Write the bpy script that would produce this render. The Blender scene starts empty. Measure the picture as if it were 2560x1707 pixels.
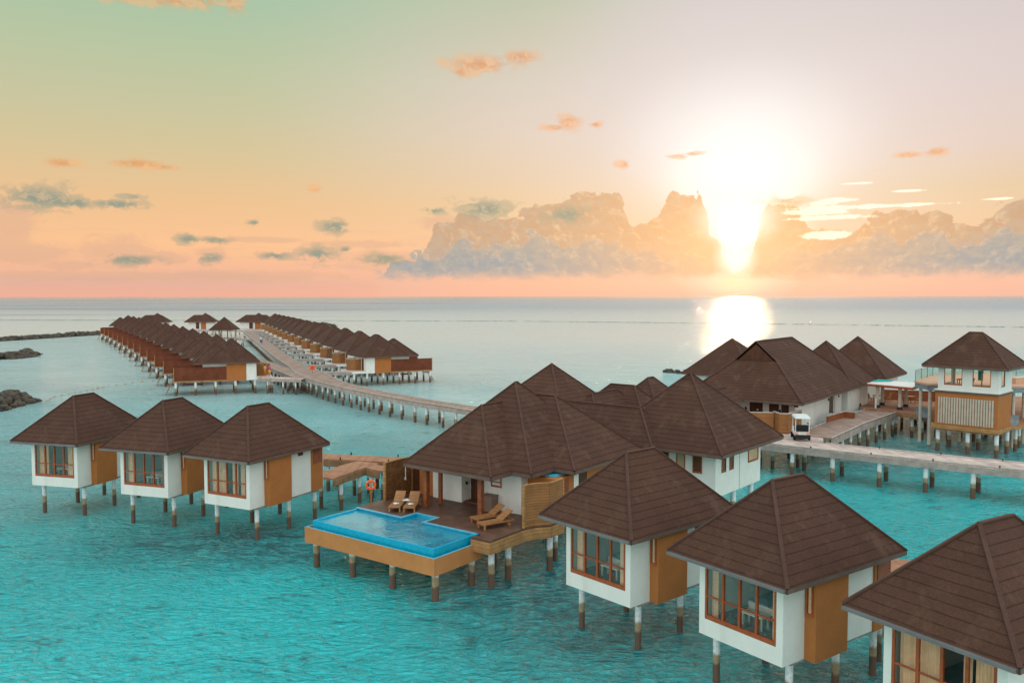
import bpy, math, random
from mathutils import Matrix, Vector
random.seed(7)
PI=math.pi
sc=bpy.context.scene
COL=sc.collection
rad=math.radians
# ------------------------------------------------------------------ materials
def lin(c):
    return tuple(((v/255)/12.92 if v/255<=.04045 else ((v/255+.055)/1.055)**2.4) for v in c)
class NT:
    def __init__(s,nt): s.nt=nt; s.n=nt.nodes; s.l=nt.links
    def new(s,t,**k):
        n=s.n.new(t)
        for a,b in k.items(): setattr(n,a,b)
        return n
    def put(s,sock,v):
        if hasattr(v,'is_output'): s.l.new(v,sock)
        else: sock.default_value=v
    def math(s,op,a,b=0.,c=0.,clamp=False):
        n=s.new('ShaderNodeMath',operation=op,use_clamp=clamp)
        s.put(n.inputs[0],a); s.put(n.inputs[1],b); s.put(n.inputs[2],c); return n.outputs[0]
    def vmath(s,op,a,b=(0,0,0),c=(0,0,0)):
        n=s.new('ShaderNodeVectorMath',operation=op)
        s.put(n.inputs[0],a); s.put(n.inputs[1],b)
        if op=='MULTIPLY_ADD': s.put(n.inputs[2],c)
        return n.outputs['Value'] if op in('LENGTH','DOT_PRODUCT') else n.outputs[0]
    def mix(s,f,a,b,bt='MIX'):
        n=s.new('ShaderNodeMix',data_type='RGBA',blend_type=bt)
        s.put(n.inputs[0],f)
        s.put(n.inputs[6],(*a,1) if isinstance(a,tuple) and len(a)==3 else a)
        s.put(n.inputs[7],(*b,1) if isinstance(b,tuple) and len(b)==3 else b)
        return n.outputs[2]
    def noise(s,vec,scale,detail=3.,rough=.5,dist=0.):
        n=s.new('ShaderNodeTexNoise'); s.put(n.inputs['Vector'],vec)
        n.inputs['Scale'].default_value=scale; n.inputs['Detail'].default_value=detail
        n.inputs['Roughness'].default_value=rough; n.inputs['Distortion'].default_value=dist
        return n.outputs['Fac']
    def ss(s,x,a,b,lo=0.,hi=1.):
        n=s.new('ShaderNodeMapRange',interpolation_type='SMOOTHSTEP')
        for i,v in enumerate((x,a,b,lo,hi)): s.put(n.inputs[i],v)
        return n.outputs[0]
    def ramp(s,x,stops,interp='LINEAR'):
        n=s.new('ShaderNodeValToRGB'); s.put(n.inputs[0],x); cr=n.color_ramp; cr.interpolation=interp
        while len(cr.elements)<len(stops): cr.elements.new(.5)
        for e,(p,c) in zip(cr.elements,stops):
            e.position=p; e.color=(*c,1) if not isinstance(c,float) else (c,c,c,1)
        return n.outputs[0]
def newmat(name):
    m=bpy.data.materials.new(name); m.use_nodes=True; m.node_tree.nodes.clear()
    t=NT(m.node_tree); out=t.new('ShaderNodeOutputMaterial'); p=t.new('ShaderNodeBsdfPrincipled')
    t.l.new(p.outputs[0],out.inputs[0]); return m,t,p,out
def mat(name,col,rough=.7,var=.12,scale=3.,spec=.3,lines=None,grain=.0,bump=0.,metal=0.,stain=None):
    """procedural surface: colour broken by noise, optional (axis,period,width,dark) joints"""
    m,t,p,out=newmat(name)
    tc=t.new('ShaderNodeTexCoord').outputs['Object']
    n=t.noise(tc,scale,4.,.6)
    c=t.mix(t.ss(n,.3,.7),tuple(v*(1-var) for v in col),tuple(min(1,v*(1+var)) for v in col))
    if grain:
        g=t.noise(tc,scale*14,2.,.7)
        c=t.mix(t.ss(g,.25,.75),t.mix(grain,c,(0.,0.,0.)),c)
    if stain:
        n2=t.noise(t.vmath('MULTIPLY',tc,(stain[1],stain[1],stain[1]*.25)),1.,5.,.65)
        c=t.mix(t.ss(n2,.52,.8,0.,stain[2]),c,stain[0])
    h=None
    if lines:
        for (ax,per,wd,dk) in lines:
            sx=t.new('ShaderNodeSeparateXYZ'); t.l.new(tc,sx.inputs[0])
            fr=t.math('FRACT',t.math('DIVIDE',sx.outputs[ax],per))
            ln=t.math('LESS_THAN',fr,wd)
            # board to board tone change
            fl=t.math('FLOOR',t.math('DIVIDE',sx.outputs[ax],per))
            wn=t.new('ShaderNodeTexWhiteNoise',noise_dimensions='1D'); t.l.new(fl,wn.inputs['W'])
            c=t.mix(t.math('MULTIPLY',wn.outputs[0],.22),c,(0.,0.,0.))
            c=t.mix(t.math('MULTIPLY',ln,dk),c,tuple(v*.25 for v in col))
            h=ln if h is None else t.math('ADD',h,ln)
    t.put(p.inputs['Base Color'],c)
    p.inputs['Roughness'].default_value=rough; p.inputs['Metallic'].default_value=metal
    p.inputs['Specular IOR Level'].default_value=spec
    if bump:
        b=t.new('ShaderNodeBump'); b.inputs['Strength'].default_value=bump; b.inputs['Distance'].default_value=.02
        hh=t.noise(tc,scale*8,3.,.6)
        if h is not None: hh=t.math('SUBTRACT',hh,h)
        t.l.new(hh,b.inputs['Height']); t.l.new(b.outputs[0],p.inputs['Normal'])
    return m
M={}
def roofmat(name,col,course=.235,dark=.62,grain=.35):
    m,t,p,out=newmat(name)
    tc=t.new('ShaderNodeTexCoord').outputs['Object']
    sx=t.new('ShaderNodeSeparateXYZ'); t.l.new(tc,sx.inputs[0])
    wob=t.noise(tc,1.1,2.)
    zz=t.math('ADD',sx.outputs[2],t.math('MULTIPLY',t.math('SUBTRACT',wob,.5),.035))
    fr=t.math('FRACT',t.math('DIVIDE',zz,course))
    fl=t.math('FLOOR',t.math('DIVIDE',zz,course))
    line=t.math('LESS_THAN',fr,.13)
    brk=t.noise(tc,4.5,3.,.6)
    line=t.math('MULTIPLY',line,t.ss(brk,.3,.5,.35,1.))
    n=t.noise(tc,.55,4.,.6); g=t.noise(tc,38.,3.,.75); g2=t.noise(tc,9.,3.,.6)
    wn=t.new('ShaderNodeTexWhiteNoise',noise_dimensions='1D'); t.l.new(fl,wn.inputs['W'])
    c=t.mix(t.ss(n,.3,.7),tuple(v*.86 for v in col),tuple(v*1.12 for v in col))
    c=t.mix(t.math('MULTIPLY',wn.outputs[0],.10),c,(0.,0.,0.))
    c=t.mix(t.ss(g,.38,.62,grain,0.),c,tuple(v*.25 for v in col)); g3=t.noise(tc,15.,2.,.8); c=t.mix(t.ss(g3,.4,.62,.32,0.),c,tuple(v*.35 for v in col))
    c=t.mix(t.ss(g2,.55,.8,0.,.22),c,(col[0]*1.5,col[1]*1.35,col[2]*1.3))
    c=t.mix(t.math('MULTIPLY',line,dark),c,tuple(v*.18 for v in col))  # course lines: grime and the shadow under each lap, painted into the colour
    oi=t.new('ShaderNodeObjectInfo').outputs['Random']; c=t.mix(t.math('MULTIPLY',oi,.20),c,(.03,.014,.01))
    st=t.noise(t.vmath('MULTIPLY',tc,(1.,1.,.45)),.9,5.,.7); c=t.mix(t.ss(st,.5,.72,0.,.30),c,(.19,.11,.075))
    t.put(p.inputs['Base Color'],c); p.inputs['Roughness'].default_value=.85; p.inputs['Specular IOR Level'].default_value=.2
    b=t.new('ShaderNodeBump'); b.inputs['Strength'].default_value=.6; b.inputs['Distance'].default_value=.03
    hh=t.math('ADD',t.math('MULTIPLY',fr,-1.),t.math('MULTIPLY',g,.35))
    t.l.new(hh,b.inputs['Height']); t.l.new(b.outputs[0],p.inputs['Normal'])
    return m
M['roof']=roofmat('brown_roof_tiles',(.118,.052,.033))
M['roofcap']=mat('ridge_cap',(.095,.043,.029),.8,.15,2.,grain=.25)
M['fascia']=mat('eave_board',(.14,.085,.065),.6,.15,2.)
M['gutter']=mat('grey_gutter',(.17,.16,.16),.45,.1,2.)
M['soffit']=mat('soffit_board',(.22,.13,.075),.7,.1,2.,lines=[(0,.2,.08,.5)])
M['white']=mat('white_stucco',(.80,.78,.72),.85,.035,1.2,grain=.05,bump=.12,stain=((.50,.45,.36),1.1,.34))
M['orange']=mat('ochre_stucco',(.45,.155,.042),.85,.06,1.5,grain=.10,bump=.12,stain=((.36,.14,.04),1.2,.25))
M['peach']=mat('peach_stucco',(.62,.36,.24),.85,.06,1.5)
M['frame']=mat('red_brown_wood',(.36,.075,.018),.45,.2,4.,spec=.5)
M['darkwood']=mat('dark_wood_door',(.10,.032,.014),.5,.2,3.,lines=[(0,.16,.1,.5)])
M['louvre']=mat('louvre_wood',(.26,.08,.03),.5,.2,3.)
M['post_wood']=mat('veranda_post_wood',(.27,.075,.022),.5,.3,5.,spec=.5)
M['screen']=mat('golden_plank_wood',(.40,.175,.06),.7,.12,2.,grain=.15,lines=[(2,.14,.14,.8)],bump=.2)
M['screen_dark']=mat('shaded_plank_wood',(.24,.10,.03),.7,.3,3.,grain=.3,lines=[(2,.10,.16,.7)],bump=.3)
M['screen_red']=mat('red_brown_slats',(.20,.050,.020),.7,.2,1.,grain=.2,lines=[(2,.16,.2,.5)])
M['skirt']=mat('weathered_plank',(.50,.25,.095),.75,.18,2.,grain=.2,lines=[(2,.19,.1,.8)],bump=.2)
M['deck']=mat('brown_decking',(.16,.075,.048),.5,.22,1.6,grain=.2,lines=[(1,.15,.09,.55)],bump=.2)
M['walk']=mat('pale_decking',(.70,.52,.45),.75,.18,1.1,grain=.15,stain=((.26,.16,.12),.5,.5),lines=[(0,.22,.12,.3)])
M['walk_far']=mat('pinkish_decking',(.40,.26,.205),.75,.18,1.1,grain=.12,stain=((.28,.18,.14),.5,.4),lines=[(0,.22,.12,.3)])
M['walk_orange']=mat('warm_decking',(.46,.21,.115),.7,.18,1.4,grain=.15,lines=[(0,.2,.12,.35)])
M['beam']=mat('grey_timber',(.42,.34,.30),.8,.2,1.5,grain=.2)
M['beam_brown']=mat('brown_timber',(.33,.18,.09),.8,.25,1.5,grain=.2)
M['kerbrail']=mat('pale_kerb_rail',(.5,.44,.40),.8,.2,1.5)
M['bluegrey']=mat('grey_blue_planks',(.26,.29,.31),.8,.2,2.,lines=[(2,.22,.1,.5)])
M['poolblue']=mat('pool_mosaic',(.0,.38,.58),.25,.12,6.,spec=.6,grain=.1)
M['poolpale']=mat('pool_coping',(.12,.42,.56),.35,.15,5.,spec=.5)
M['poolgutter']=mat('overflow_gutter',(.01,.06,.13),.4,.3,6.)
M['trough']=mat('ochre_trough',(.54,.215,.07),.85,.08,1.2,grain=.1,stain=((.55,.30,.17),.8,.3))
M['teak']=mat('teak_slats',(.42,.19,.075),.55,.15,4.,lines=[(0,.075,.18,.75)])
M['teakframe']=mat('teak_frame',(.38,.165,.06),.55,.15,4.)
M['cloth']=mat('white_cloth',(.80,.80,.78),.9,.05,6.)
M['curtain']=mat('beige_curtain',(.85,.56,.36),.9,.1,3.,lines=None)
M['interior']=mat('room_wall',(.58,.46,.32),.9,.05,2.)
M['floorin']=mat('room_floor',(.12,.06,.035),.5,.2,2.)
M['bluecloth']=mat('blue_bedding',(.16,.30,.42),.9,.2,3.)
M['black']=mat('black_plastic',(.015,.015,.018),.5,.2,5.)
M['whiteplastic']=mat('white_moulded_plastic',(.80,.82,.82),.35,.03,3.,spec=.5)
M['red']=mat('red_plastic',(.55,.05,.03),.4,.05,5.)
M['rosylight']=mat('tail_lamp',(.75,.32,.28),.3,.1,5.)
M['rubber']=mat('black_rubber',(.012,.012,.012),.8,.1,8.)
M['metal']=mat('grey_metal',(.35,.36,.37),.35,.1,5.,metal=.8)
M['orangebuoy']=mat('orange_lifebuoy_skin',(.80,.12,.02),.45,.08,6.)
M['orangewood']=mat('orange_wood',(.42,.15,.04),.6,.15,5.)
M['cabinet']=mat('taupe_cabinet',(.23,.15,.115),.5,.06,3.)
M['canopy']=mat('pale_canopy_sheet',(.80,.74,.68),.4,.05,2.)
M['teal']=mat('teal_canvas',(.0,.36,.32),.7,.1,3.)
M['colbase']=mat('dark_column_foot',(.02,.035,.05),.6,.2,5.)
M['cream']=mat('cream_column',(.60,.52,.42),.8,.1,3.)
M['slatwhite']=mat('cream_slats',(.54,.46,.36),.7,.08,2.)
M['slatred']=mat('rust_backing',(.34,.16,.11),.7,.12,2.)
M['paper']=mat('white_notice',(.8,.8,.78),.6,.02,3.)
M['skin']=mat('skin',(.36,.19,.12),.6,.05,6.)
M['hair']=mat('dark_hair',(.02,.012,.01),.6,.1,8.)
M['yellow']=mat('yellow_cloth',(.62,.38,.05),.8,.1,6.)
M['pink']=mat('pink_cloth',(.62,.08,.26),.8,.1,6.)
M['paleblue']=mat('pale_blue_cloth',(.42,.58,.68),.8,.1,6.)
M['bluetrouser']=mat('blue_trousers',(.06,.14,.26),.8,.1,6.)
M['float']=mat('faded_orange_float',(.45,.22,.12),.7,.2,6.)
# posts: concrete piles with tide stain by height
def postmat():
    m,t,p,out=newmat('tide_stained_concrete')
    tc=t.new('ShaderNodeNewGeometry').outputs['Position']
    sx=t.new('ShaderNodeSeparateXYZ'); t.l.new(tc,sx.inputs[0])
    n=t.noise(tc,2.2,4.,.6); n2=t.noise(tc,9.,3.,.6)
    z=t.math('ADD',sx.outputs[2],t.math('MULTIPLY',t.math('SUBTRACT',n,.5),.55))
    c=t.mix(t.ss(z,1.02,1.2),(.34,.25,.14),(.78,.80,.80))
    c=t.mix(t.ss(z,.66,.78),(.125,.070,.045),c)
    c=t.mix(t.ss(n2,.4,.75,0.,.35),c,(.12,.10,.08))
    t.put(p.inputs['Base Color'],c); p.inputs['Roughness'].default_value=.8
    return m
M['post']=postmat()
def glassmat(name,tint,rough=.02,refl=.22):
    m,t,p,out=newmat(name); t.n.remove(p)
    tr=t.new('ShaderNodeBsdfTransparent'); tr.inputs[0].default_value=(*tint,1)
    gl=t.new('ShaderNodeBsdfGlossy'); gl.inputs['Roughness'].default_value=rough
    fz=t.new('ShaderNodeFresnel'); fz.inputs[0].default_value=1.5
    mx=t.new('ShaderNodeMixShader')
    t.l.new(t.math('MULTIPLY',fz.outputs[0],refl,0,True),mx.inputs[0])
    t.l.new(tr.outputs[0],mx.inputs[1]); t.l.new(gl.outputs[0],mx.inputs[2]); t.l.new(mx.outputs[0],out.inputs[0])
    return m
M['glass']=glassmat('window_glass',(.98,.97,.94))
M['railglass']=glassmat('railing_glass',(.85,.95,.92),.02,.3)
def rockmat():
    m,t,p,out=newmat('wet_boulders')
    tc=t.new('ShaderNodeTexCoord').outputs['Object']
    n=t.noise(tc,.8,5.,.65); n2=t.noise(tc,6.,4.,.7)
    c=t.mix(t.ss(n,.35,.65),(.045,.035,.025),(.18,.12,.075))
    c=t.mix(t.ss(n2,.35,.7,.7,0.),c,(.02,.022,.015))
    t.put(p.inputs['Base Color'],c); p.inputs['Roughness'].default_value=.7
    b=t.new('ShaderNodeBump'); b.inputs['Strength'].default_value=.8; b.inputs['Distance'].default_value=.15
    t.l.new(n2,b.inputs['Height']); t.l.new(b.outputs[0],p.inputs['Normal']); return m
M['rock']=rockmat()
def watermat(name,shallow,dark_tone,patch,wave,rough=.05,pool=False):
    m,t,p,out=newmat(name); t.n.remove(p)
    tc=t.new('ShaderNodeTexCoord').outputs['Object']
    n=t.noise(tc,patch,3.,.55)
    if pool: dm=t.ss(n,.42,.58)
    else:
        def shade_zone(x,y,rx,ry): return t.ss(t.vmath('LENGTH',t.vmath('MULTIPLY_ADD',tc,(1/rx,1/ry,0),(-x/rx,-y/ry,0))),1.25,.25)
        dm=t.math('MAXIMUM',shade_zone(4,38,10,9),t.math('MAXIMUM',shade_zone(-13,47,15,6),t.math('MAXIMUM',shade_zone(36,72,18,9),shade_zone(12,28,6,6))))  # dark spots by the decks: shade and missing sky reflection put into the colour
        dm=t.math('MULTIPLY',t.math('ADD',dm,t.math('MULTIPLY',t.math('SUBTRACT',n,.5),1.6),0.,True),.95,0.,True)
    c=t.mix(dm,shallow,dark_tone)
    sx=t.new('ShaderNodeSeparateXYZ'); t.l.new(tc,sx.inputs[0]); X_,Y_=sx.outputs[0],sx.outputs[1]
    if not pool:
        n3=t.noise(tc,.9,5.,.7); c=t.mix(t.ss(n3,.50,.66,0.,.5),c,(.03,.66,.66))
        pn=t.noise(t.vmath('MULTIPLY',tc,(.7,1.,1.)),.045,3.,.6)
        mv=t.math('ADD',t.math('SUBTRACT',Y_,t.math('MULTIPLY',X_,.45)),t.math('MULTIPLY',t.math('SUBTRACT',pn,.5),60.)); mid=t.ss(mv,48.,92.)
        c=t.mix(mid,c,(.28,.60,.61)); c=t.mix(t.ss(mv,80.,180.),c,(.46,.56,.54))  # paler base with distance stands in for grazing sky reflection
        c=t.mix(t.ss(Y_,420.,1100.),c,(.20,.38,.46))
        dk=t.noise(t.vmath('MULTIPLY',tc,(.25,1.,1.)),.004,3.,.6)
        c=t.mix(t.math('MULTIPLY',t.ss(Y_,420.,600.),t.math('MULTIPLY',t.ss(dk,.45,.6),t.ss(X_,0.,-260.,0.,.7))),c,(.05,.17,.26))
        ro=t.ss(Y_,60.,500.,.04,.07)
        ior=t.math('ADD',t.ss(mv,45.,95.,1.58,1.66),t.ss(Y_,200.,600.,0.,-.32))
    else: ro=rough; ior=5.
    if pool:
        h=t.math('ADD',t.noise(tc,1.2,3.,.6),t.math('MULTIPLY',t.noise(tc,6.,3.,.6),.35)); dist=.06
    else:
        v1=t.vmath('MULTIPLY',tc,(1.,1.45,1.))
        def ridg(sc_,d,r,w):
            q=t.noise(v1,sc_,d,r,w); return t.math('SUBTRACT',1.,t.math('ABSOLUTE',t.math('MULTIPLY_ADD',q,3.4,-1.7)))
        a=ridg(wave*.36,3.,.6,.7); b_=t.noise(v1,wave*2.2,4.,.62,.6); lo=t.noise(tc,wave*.05,2.,.5)
        h=t.math('ADD',t.math('MULTIPLY',a,.30),t.math('MULTIPLY',b_,.40)); h=t.math('ADD',h,t.math('MULTIPLY',t.noise(v1,wave*.2,2.,.5),.5))
        h=t.math('MULTIPLY',h,t.ss(lo,.3,.7,.55,1.25))
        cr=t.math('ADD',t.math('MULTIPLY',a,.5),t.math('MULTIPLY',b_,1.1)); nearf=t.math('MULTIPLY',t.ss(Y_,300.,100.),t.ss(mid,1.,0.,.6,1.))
        c=t.mix(t.math('MULTIPLY',t.ss(cr,.86,.62),t.math('MULTIPLY',nearf,.55)),c,(.0,.10,.12)); c=t.mix(t.math('MULTIPLY',t.ss(cr,.90,1.12),t.math('MULTIPLY',nearf,.42)),c,(.03,.66,.67))  # dark troughs and bright crests: light on the waves painted into the base colour
        fa=t.noise(t.vmath('MULTIPLY',tc,(.09,1.2,1.)),.6,4.,.6,.3)
        fm=t.ss(Y_,60.,200.,0.,.9); h=t.math('ADD',t.math('MULTIPLY',h,t.math('SUBTRACT',1.,fm)),t.math('MULTIPLY',t.math('MULTIPLY',fa,1.3),fm))
        dist=t.ss(Y_,50.,300.,2.5,.85)
    b=t.new('ShaderNodeBump'); b.inputs['Strength'].default_value=1.; t.put(b.inputs['Distance'],dist)
    t.l.new(h,b.inputs['Height'])
    df=t.new('ShaderNodeBsdfDiffuse'); t.put(df.inputs[0],c); t.l.new(b.outputs[0],df.inputs['Normal'])
    gs=t.new('ShaderNodeBsdfGlossy'); t.put(gs.inputs[0],t.mix(t.ss(mv,55.,120.),(.74,.99,1.),(1.,.99,.97)) if not pool else (.9,1.,1.,1.)); t.put(gs.inputs['Roughness'],ro); t.l.new(b.outputs[0],gs.inputs['Normal'])
    fz=t.new('ShaderNodeFresnel'); t.put(fz.inputs['IOR'],ior); t.l.new(b.outputs[0],fz.inputs['Normal'])
    mx=t.new('ShaderNodeMixShader'); t.l.new(fz.outputs[0],mx.inputs[0]); t.l.new(df.outputs[0],mx.inputs[1]); t.l.new(gs.outputs[0],mx.inputs[2]); t.l.new(mx.outputs[0],out.inputs[0])
    return m
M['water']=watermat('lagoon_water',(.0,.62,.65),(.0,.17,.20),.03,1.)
M['poolwater']=watermat('pool_water',(.02,.34,.48),(.0,.24,.38),.5,3.2,.04,True)
# ------------------------------------------------------------------ mesh helpers
class MB:
    def __init__(s,m=1): s.v=[]; s.f=[]; s.m=m      # m=-1 mirrors local x
    def add(s,vs,fs):
        o=len(s.v); s.v+=[(x*s.m,y,z) for x,y,z in vs]; s.f+=[tuple(o+i for i in f) for f in fs]; return s
    def box(s,x0,x1,y0,y1,z0,z1):
        return s.add([(x0,y0,z0),(x1,y0,z0),(x1,y1,z0),(x0,y1,z0),(x0,y0,z1),(x1,y0,z1),(x1,y1,z1),(x0,y1,z1)],
              [(0,3,2,1),(4,5,6,7),(0,1,5,4),(1,2,6,5),(2,3,7,6),(3,0,4,7)])
    def prism(s,poly,z0,z1):
        n=len(poly); vs=[(x,y,z0) for x,y in poly]+[(x,y,z1) for x,y in poly]
        fs=[tuple(range(n))[::-1],tuple(range(n,2*n))]+[(i,(i+1)%n,n+(i+1)%n,n+i) for i in range(n)]
        return s.add(vs,fs)
    def beam(s,p,q,w,h,up=(0,0,1)):
        p=Vector(p);q=Vector(q); d=(q-p).normalized(); u=Vector(up); r=d.cross(u)
        if r.length<1e-4: r=d.cross(Vector((0,1,0)))
        r.normalize(); u=r.cross(d); r=r*w/2; u=u*h/2
        vs=[tuple(a+b) for a in (p,q) for b in (-r-u,r-u,r+u,-r+u)]
        return s.add(vs,[(0,1,2,3),(7,6,5,4),(0,4,5,1),(1,5,6,2),(2,6,7,3),(3,7,4,0)])
    def cyl(s,x,y,z0,z1,r,n=12,r2=None):
        r2=r if r2 is None else r2
        vs=[(x+r*math.cos(2*PI*i/n),y+r*math.sin(2*PI*i/n),z0) for i in range(n)]+[(x+r2*math.cos(2*PI*i/n),y+r2*math.sin(2*PI*i/n),z1) for i in range(n)]
        return s.add(vs,[tuple(range(n))[::-1],tuple(range(n,2*n))]+[(i,(i+1)%n,n+(i+1)%n,n+i) for i in range(n)])
    def torus(s,c,R,r,axis=1,n=20,k=8):
        vs=[];fs=[]
        for i in range(n):
            a=2*PI*i/n
            for j in range(k):
                b=2*PI*j/k; rr=R+r*math.cos(b); q=[rr*math.cos(a),rr*math.sin(a),r*math.sin(b)]
                if axis==1: q=[q[0],q[2],q[1]]
                elif axis==0: q=[q[2],q[0],q[1]]
                vs.append((c[0]+q[0],c[1]+q[1],c[2]+q[2]))
        for i in range(n):
            for j in range(k): fs.append((i*k+j,((i+1)%n)*k+j,((i+1)%n)*k+(j+1)%k,i*k+(j+1)%k))
        return s.add(vs,fs)
    def ball(s,c,r,n=8,k=6,sq=(1,1,1),jit=0):
        vs=[(c[0],c[1],c[2]-r*sq[2])];fs=[]
        for j in range(1,k):
            b=PI*j/k-PI/2
            for i in range(n):
                a=2*PI*i/n+j*.3; q=1+random.uniform(-jit,jit)
                vs.append((c[0]+r*sq[0]*math.cos(b)*math.cos(a)*q,c[1]+r*sq[1]*math.cos(b)*math.sin(a)*q,c[2]+r*sq[2]*math.sin(b)*q))
        vs.append((c[0],c[1],c[2]+r*sq[2])); L=len(vs)-1
        for i in range(n): fs.append((0,1+(i+1)%n,1+i)); fs.append((L,L-n+i,L-n+(i+1)%n))
        for j in range(k-2):
            for i in range(n): fs.append((1+j*n+i,1+j*n+(i+1)%n,1+(j+1)*n+(i+1)%n,1+(j+1)*n+i))
        return s.add(vs,fs)
    def hip(s,x0,x1,y0,y1,ze,p,caps=None,gab=None):
        """hip roof over a rectangle; caps collects the ridge/hip cap beams"""
        w=min(x1-x0,y1-y0)/2; zr=ze+w*p
        if (y1-y0)>=(x1-x0): a=((x0+x1)/2,y0+w,zr); b=((x0+x1)/2,y1-w,zr); fr,bk,lf,rt='a','b','ab','ab'
        else: a=(x0+w,(y0+y1)/2,zr); b=(x1-w,(y0+y1)/2,zr)
        c=[(x0,y0,ze),(x1,y0,ze),(x1,y1,ze),(x0,y1,ze)]
        same=math.dist(a,b)<.02
        if (y1-y0)>=(x1-x0):
            if same: s.add(c+[a],[(0,1,4),(1,2,4),(2,3,4),(3,0,4)]); hp=[(c[i],a) for i in range(4)]
            else: s.add(c+[a,b],[(0,1,4),(1,2,5,4),(2,3,5),(3,0,4,5)]); hp=[(c[0],a),(c[1],a),(c[2],b),(c[3],b),(a,b)]
        else:
            s.add(c+[a,b],[(0,1,5,4),(1,2,5),(2,3,4,5),(3,0,4)]); hp=[(c[0],a),(c[3],a),(c[1],b),(c[2],b),(a,b)]
        if caps is not None:
            for q,r in hp: caps.beam((q[0],q[1],q[2]+.015),(r[0],r[1],r[2]+.015),.13,.06)
        return a,b
    def wavy(s,x0,x1,y,z0,z1,amp=.05,per=.16,th=.012):
        n=max(4,int((x1-x0)/per*6)); vs=[];fs=[]
        for i in range(n+1):
            x=x0+(x1-x0)*i/n; yy=y+amp*math.sin(2*PI*(x-x0)/per)+.3*amp*math.sin(7*x)
            vs+=[(x,yy,z0),(x,yy,z1),(x,yy+th,z0),(x,yy+th,z1)]
        for i in range(n):
            a=4*i;b=a+4; fs+=[(a,b,b+1,a+1),(a+2,a+3,b+3,b+2),(a+1,b+1,b+3,a+3),(a,a+2,b+2,b)]
        return s.add(vs,fs)
    def build(s,name,m,parent=None,smooth=False,label=None):
        me=bpy.data.meshes.new(name); me.from_pydata(s.v,[],s.f); me.materials.append(M[m] if isinstance(m,str) else m)
        if s.m<0: me.flip_normals()
        if smooth:
            for p in me.polygons: p.use_smooth=True
        o=bpy.data.objects.new(name,me); COL.objects.link(o)
        if parent is not None: o.parent=parent
        if label: o['label']=label
        return o
def tag(o,label,cat,group=None,kind=None):
    if label: o['label']=label
    if cat: o['category']=cat
    if group: o['group']=group
    if kind: o['kind']=kind
    return o
def thing(name,label,cat,loc=(0,0,0),rot=0,group=None):
    o=bpy.data.objects.new(name,None); COL.objects.link(o); o.empty_display_size=.3
    o.location=loc; o.rotation_euler=(0,0,rad(rot)); return tag(o,label,cat,group)
def kids(o): return [c for c in bpy.data.objects if c.parent==o]
def copytree(o,loc=None,rot=None,label=None,parent=None):
    c=o.copy(); COL.objects.link(c)
    if parent is not None: c.parent=parent
    if loc is not None: c.location=loc
    if rot is not None: c.rotation_euler=(0,0,rad(rot))
    if label: c['label']=label
    for k in kids(o): copytree(k,parent=c)
    return c
def posts(parent,pts,top,r=.13,n=12,z0=-.6,m='post'):
    for (x,y) in pts: MB().cyl(x,y,z0,top,r,n).build('post',m,parent,smooth=False)
def poly_fascia(mb,pts,z0,z1,th=.05):
    n=len(pts)
    for i in range(n):
        a=Vector(pts[i]);b=Vector(pts[(i+1)%n]); d=(b-a).normalized(); nrm=Vector((d.y,-d.x))  # outward for ccw
        m_=(a+b)/2+nrm*(-th/2); L=(b-a).length
        e=d*(L/2+ (.0)); p=m_-e; q=m_+e
        mb.beam((p.x,p.y,(z0+z1)/2),(q.x,q.y,(z0+z1)/2),th,z1-z0)
def rect(x0,x1,y0,y1): return [(x0,y0),(x1,y0),(x1,y1),(x0,y1)]
def window(parent,plane,u0,u1,z0,z1,off,fw=.07,mull=0,rail=None,th=.07,m='frame',curt=None,name='window'):
    """window frame with panes; plane 'y-' (faces -y at y=off) or 'x+' (faces +x at x=off)"""
    f=MB(); g=[]
    def B(a0,a1,b0,b1,t0,t1,mb):
        if plane=='y-': mb.box(a0,a1,off-t1,off-t0,b0,b1)
        else: mb.box(off+t0,off+t1,a0,a1,b0,b1)
    B(u0,u0+fw,z0,z1,-th/2,th/2,f);B(u1-fw,u1,z0,z1,-th/2,th/2,f)
    B(u0+fw,u1-fw,z0,z0+fw*1.9,-th/2,th/2,f);B(u0+fw,u1-fw,z1-fw,z1,-th/2,th/2,f)
    zb=z0+fw*1.9; zt=z1-fw; n=mull+1; w=(u1-u0-2*fw)/n
    cells=[]
    for i in range(n):
        a=u0+fw+w*i; b=a+w
        if i>0: B(a-.045,a+.045,zb,zt,-th*.6,th*.6,f); a+=.045
        if i<n-1: b-=.045
        cells.append((a,b))
        if rail: zr=zb+(zt-zb)*rail; B(a,b,zr-.03,zr+.03,-th*.3,th*.3,f)
    fo=f.build(name,m,parent)
    for a,b in cells:
        q=MB()
        B(a,b,zb,zt,-.008,.004,q); q.build('pane','glass',fo)
    return fo
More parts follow.
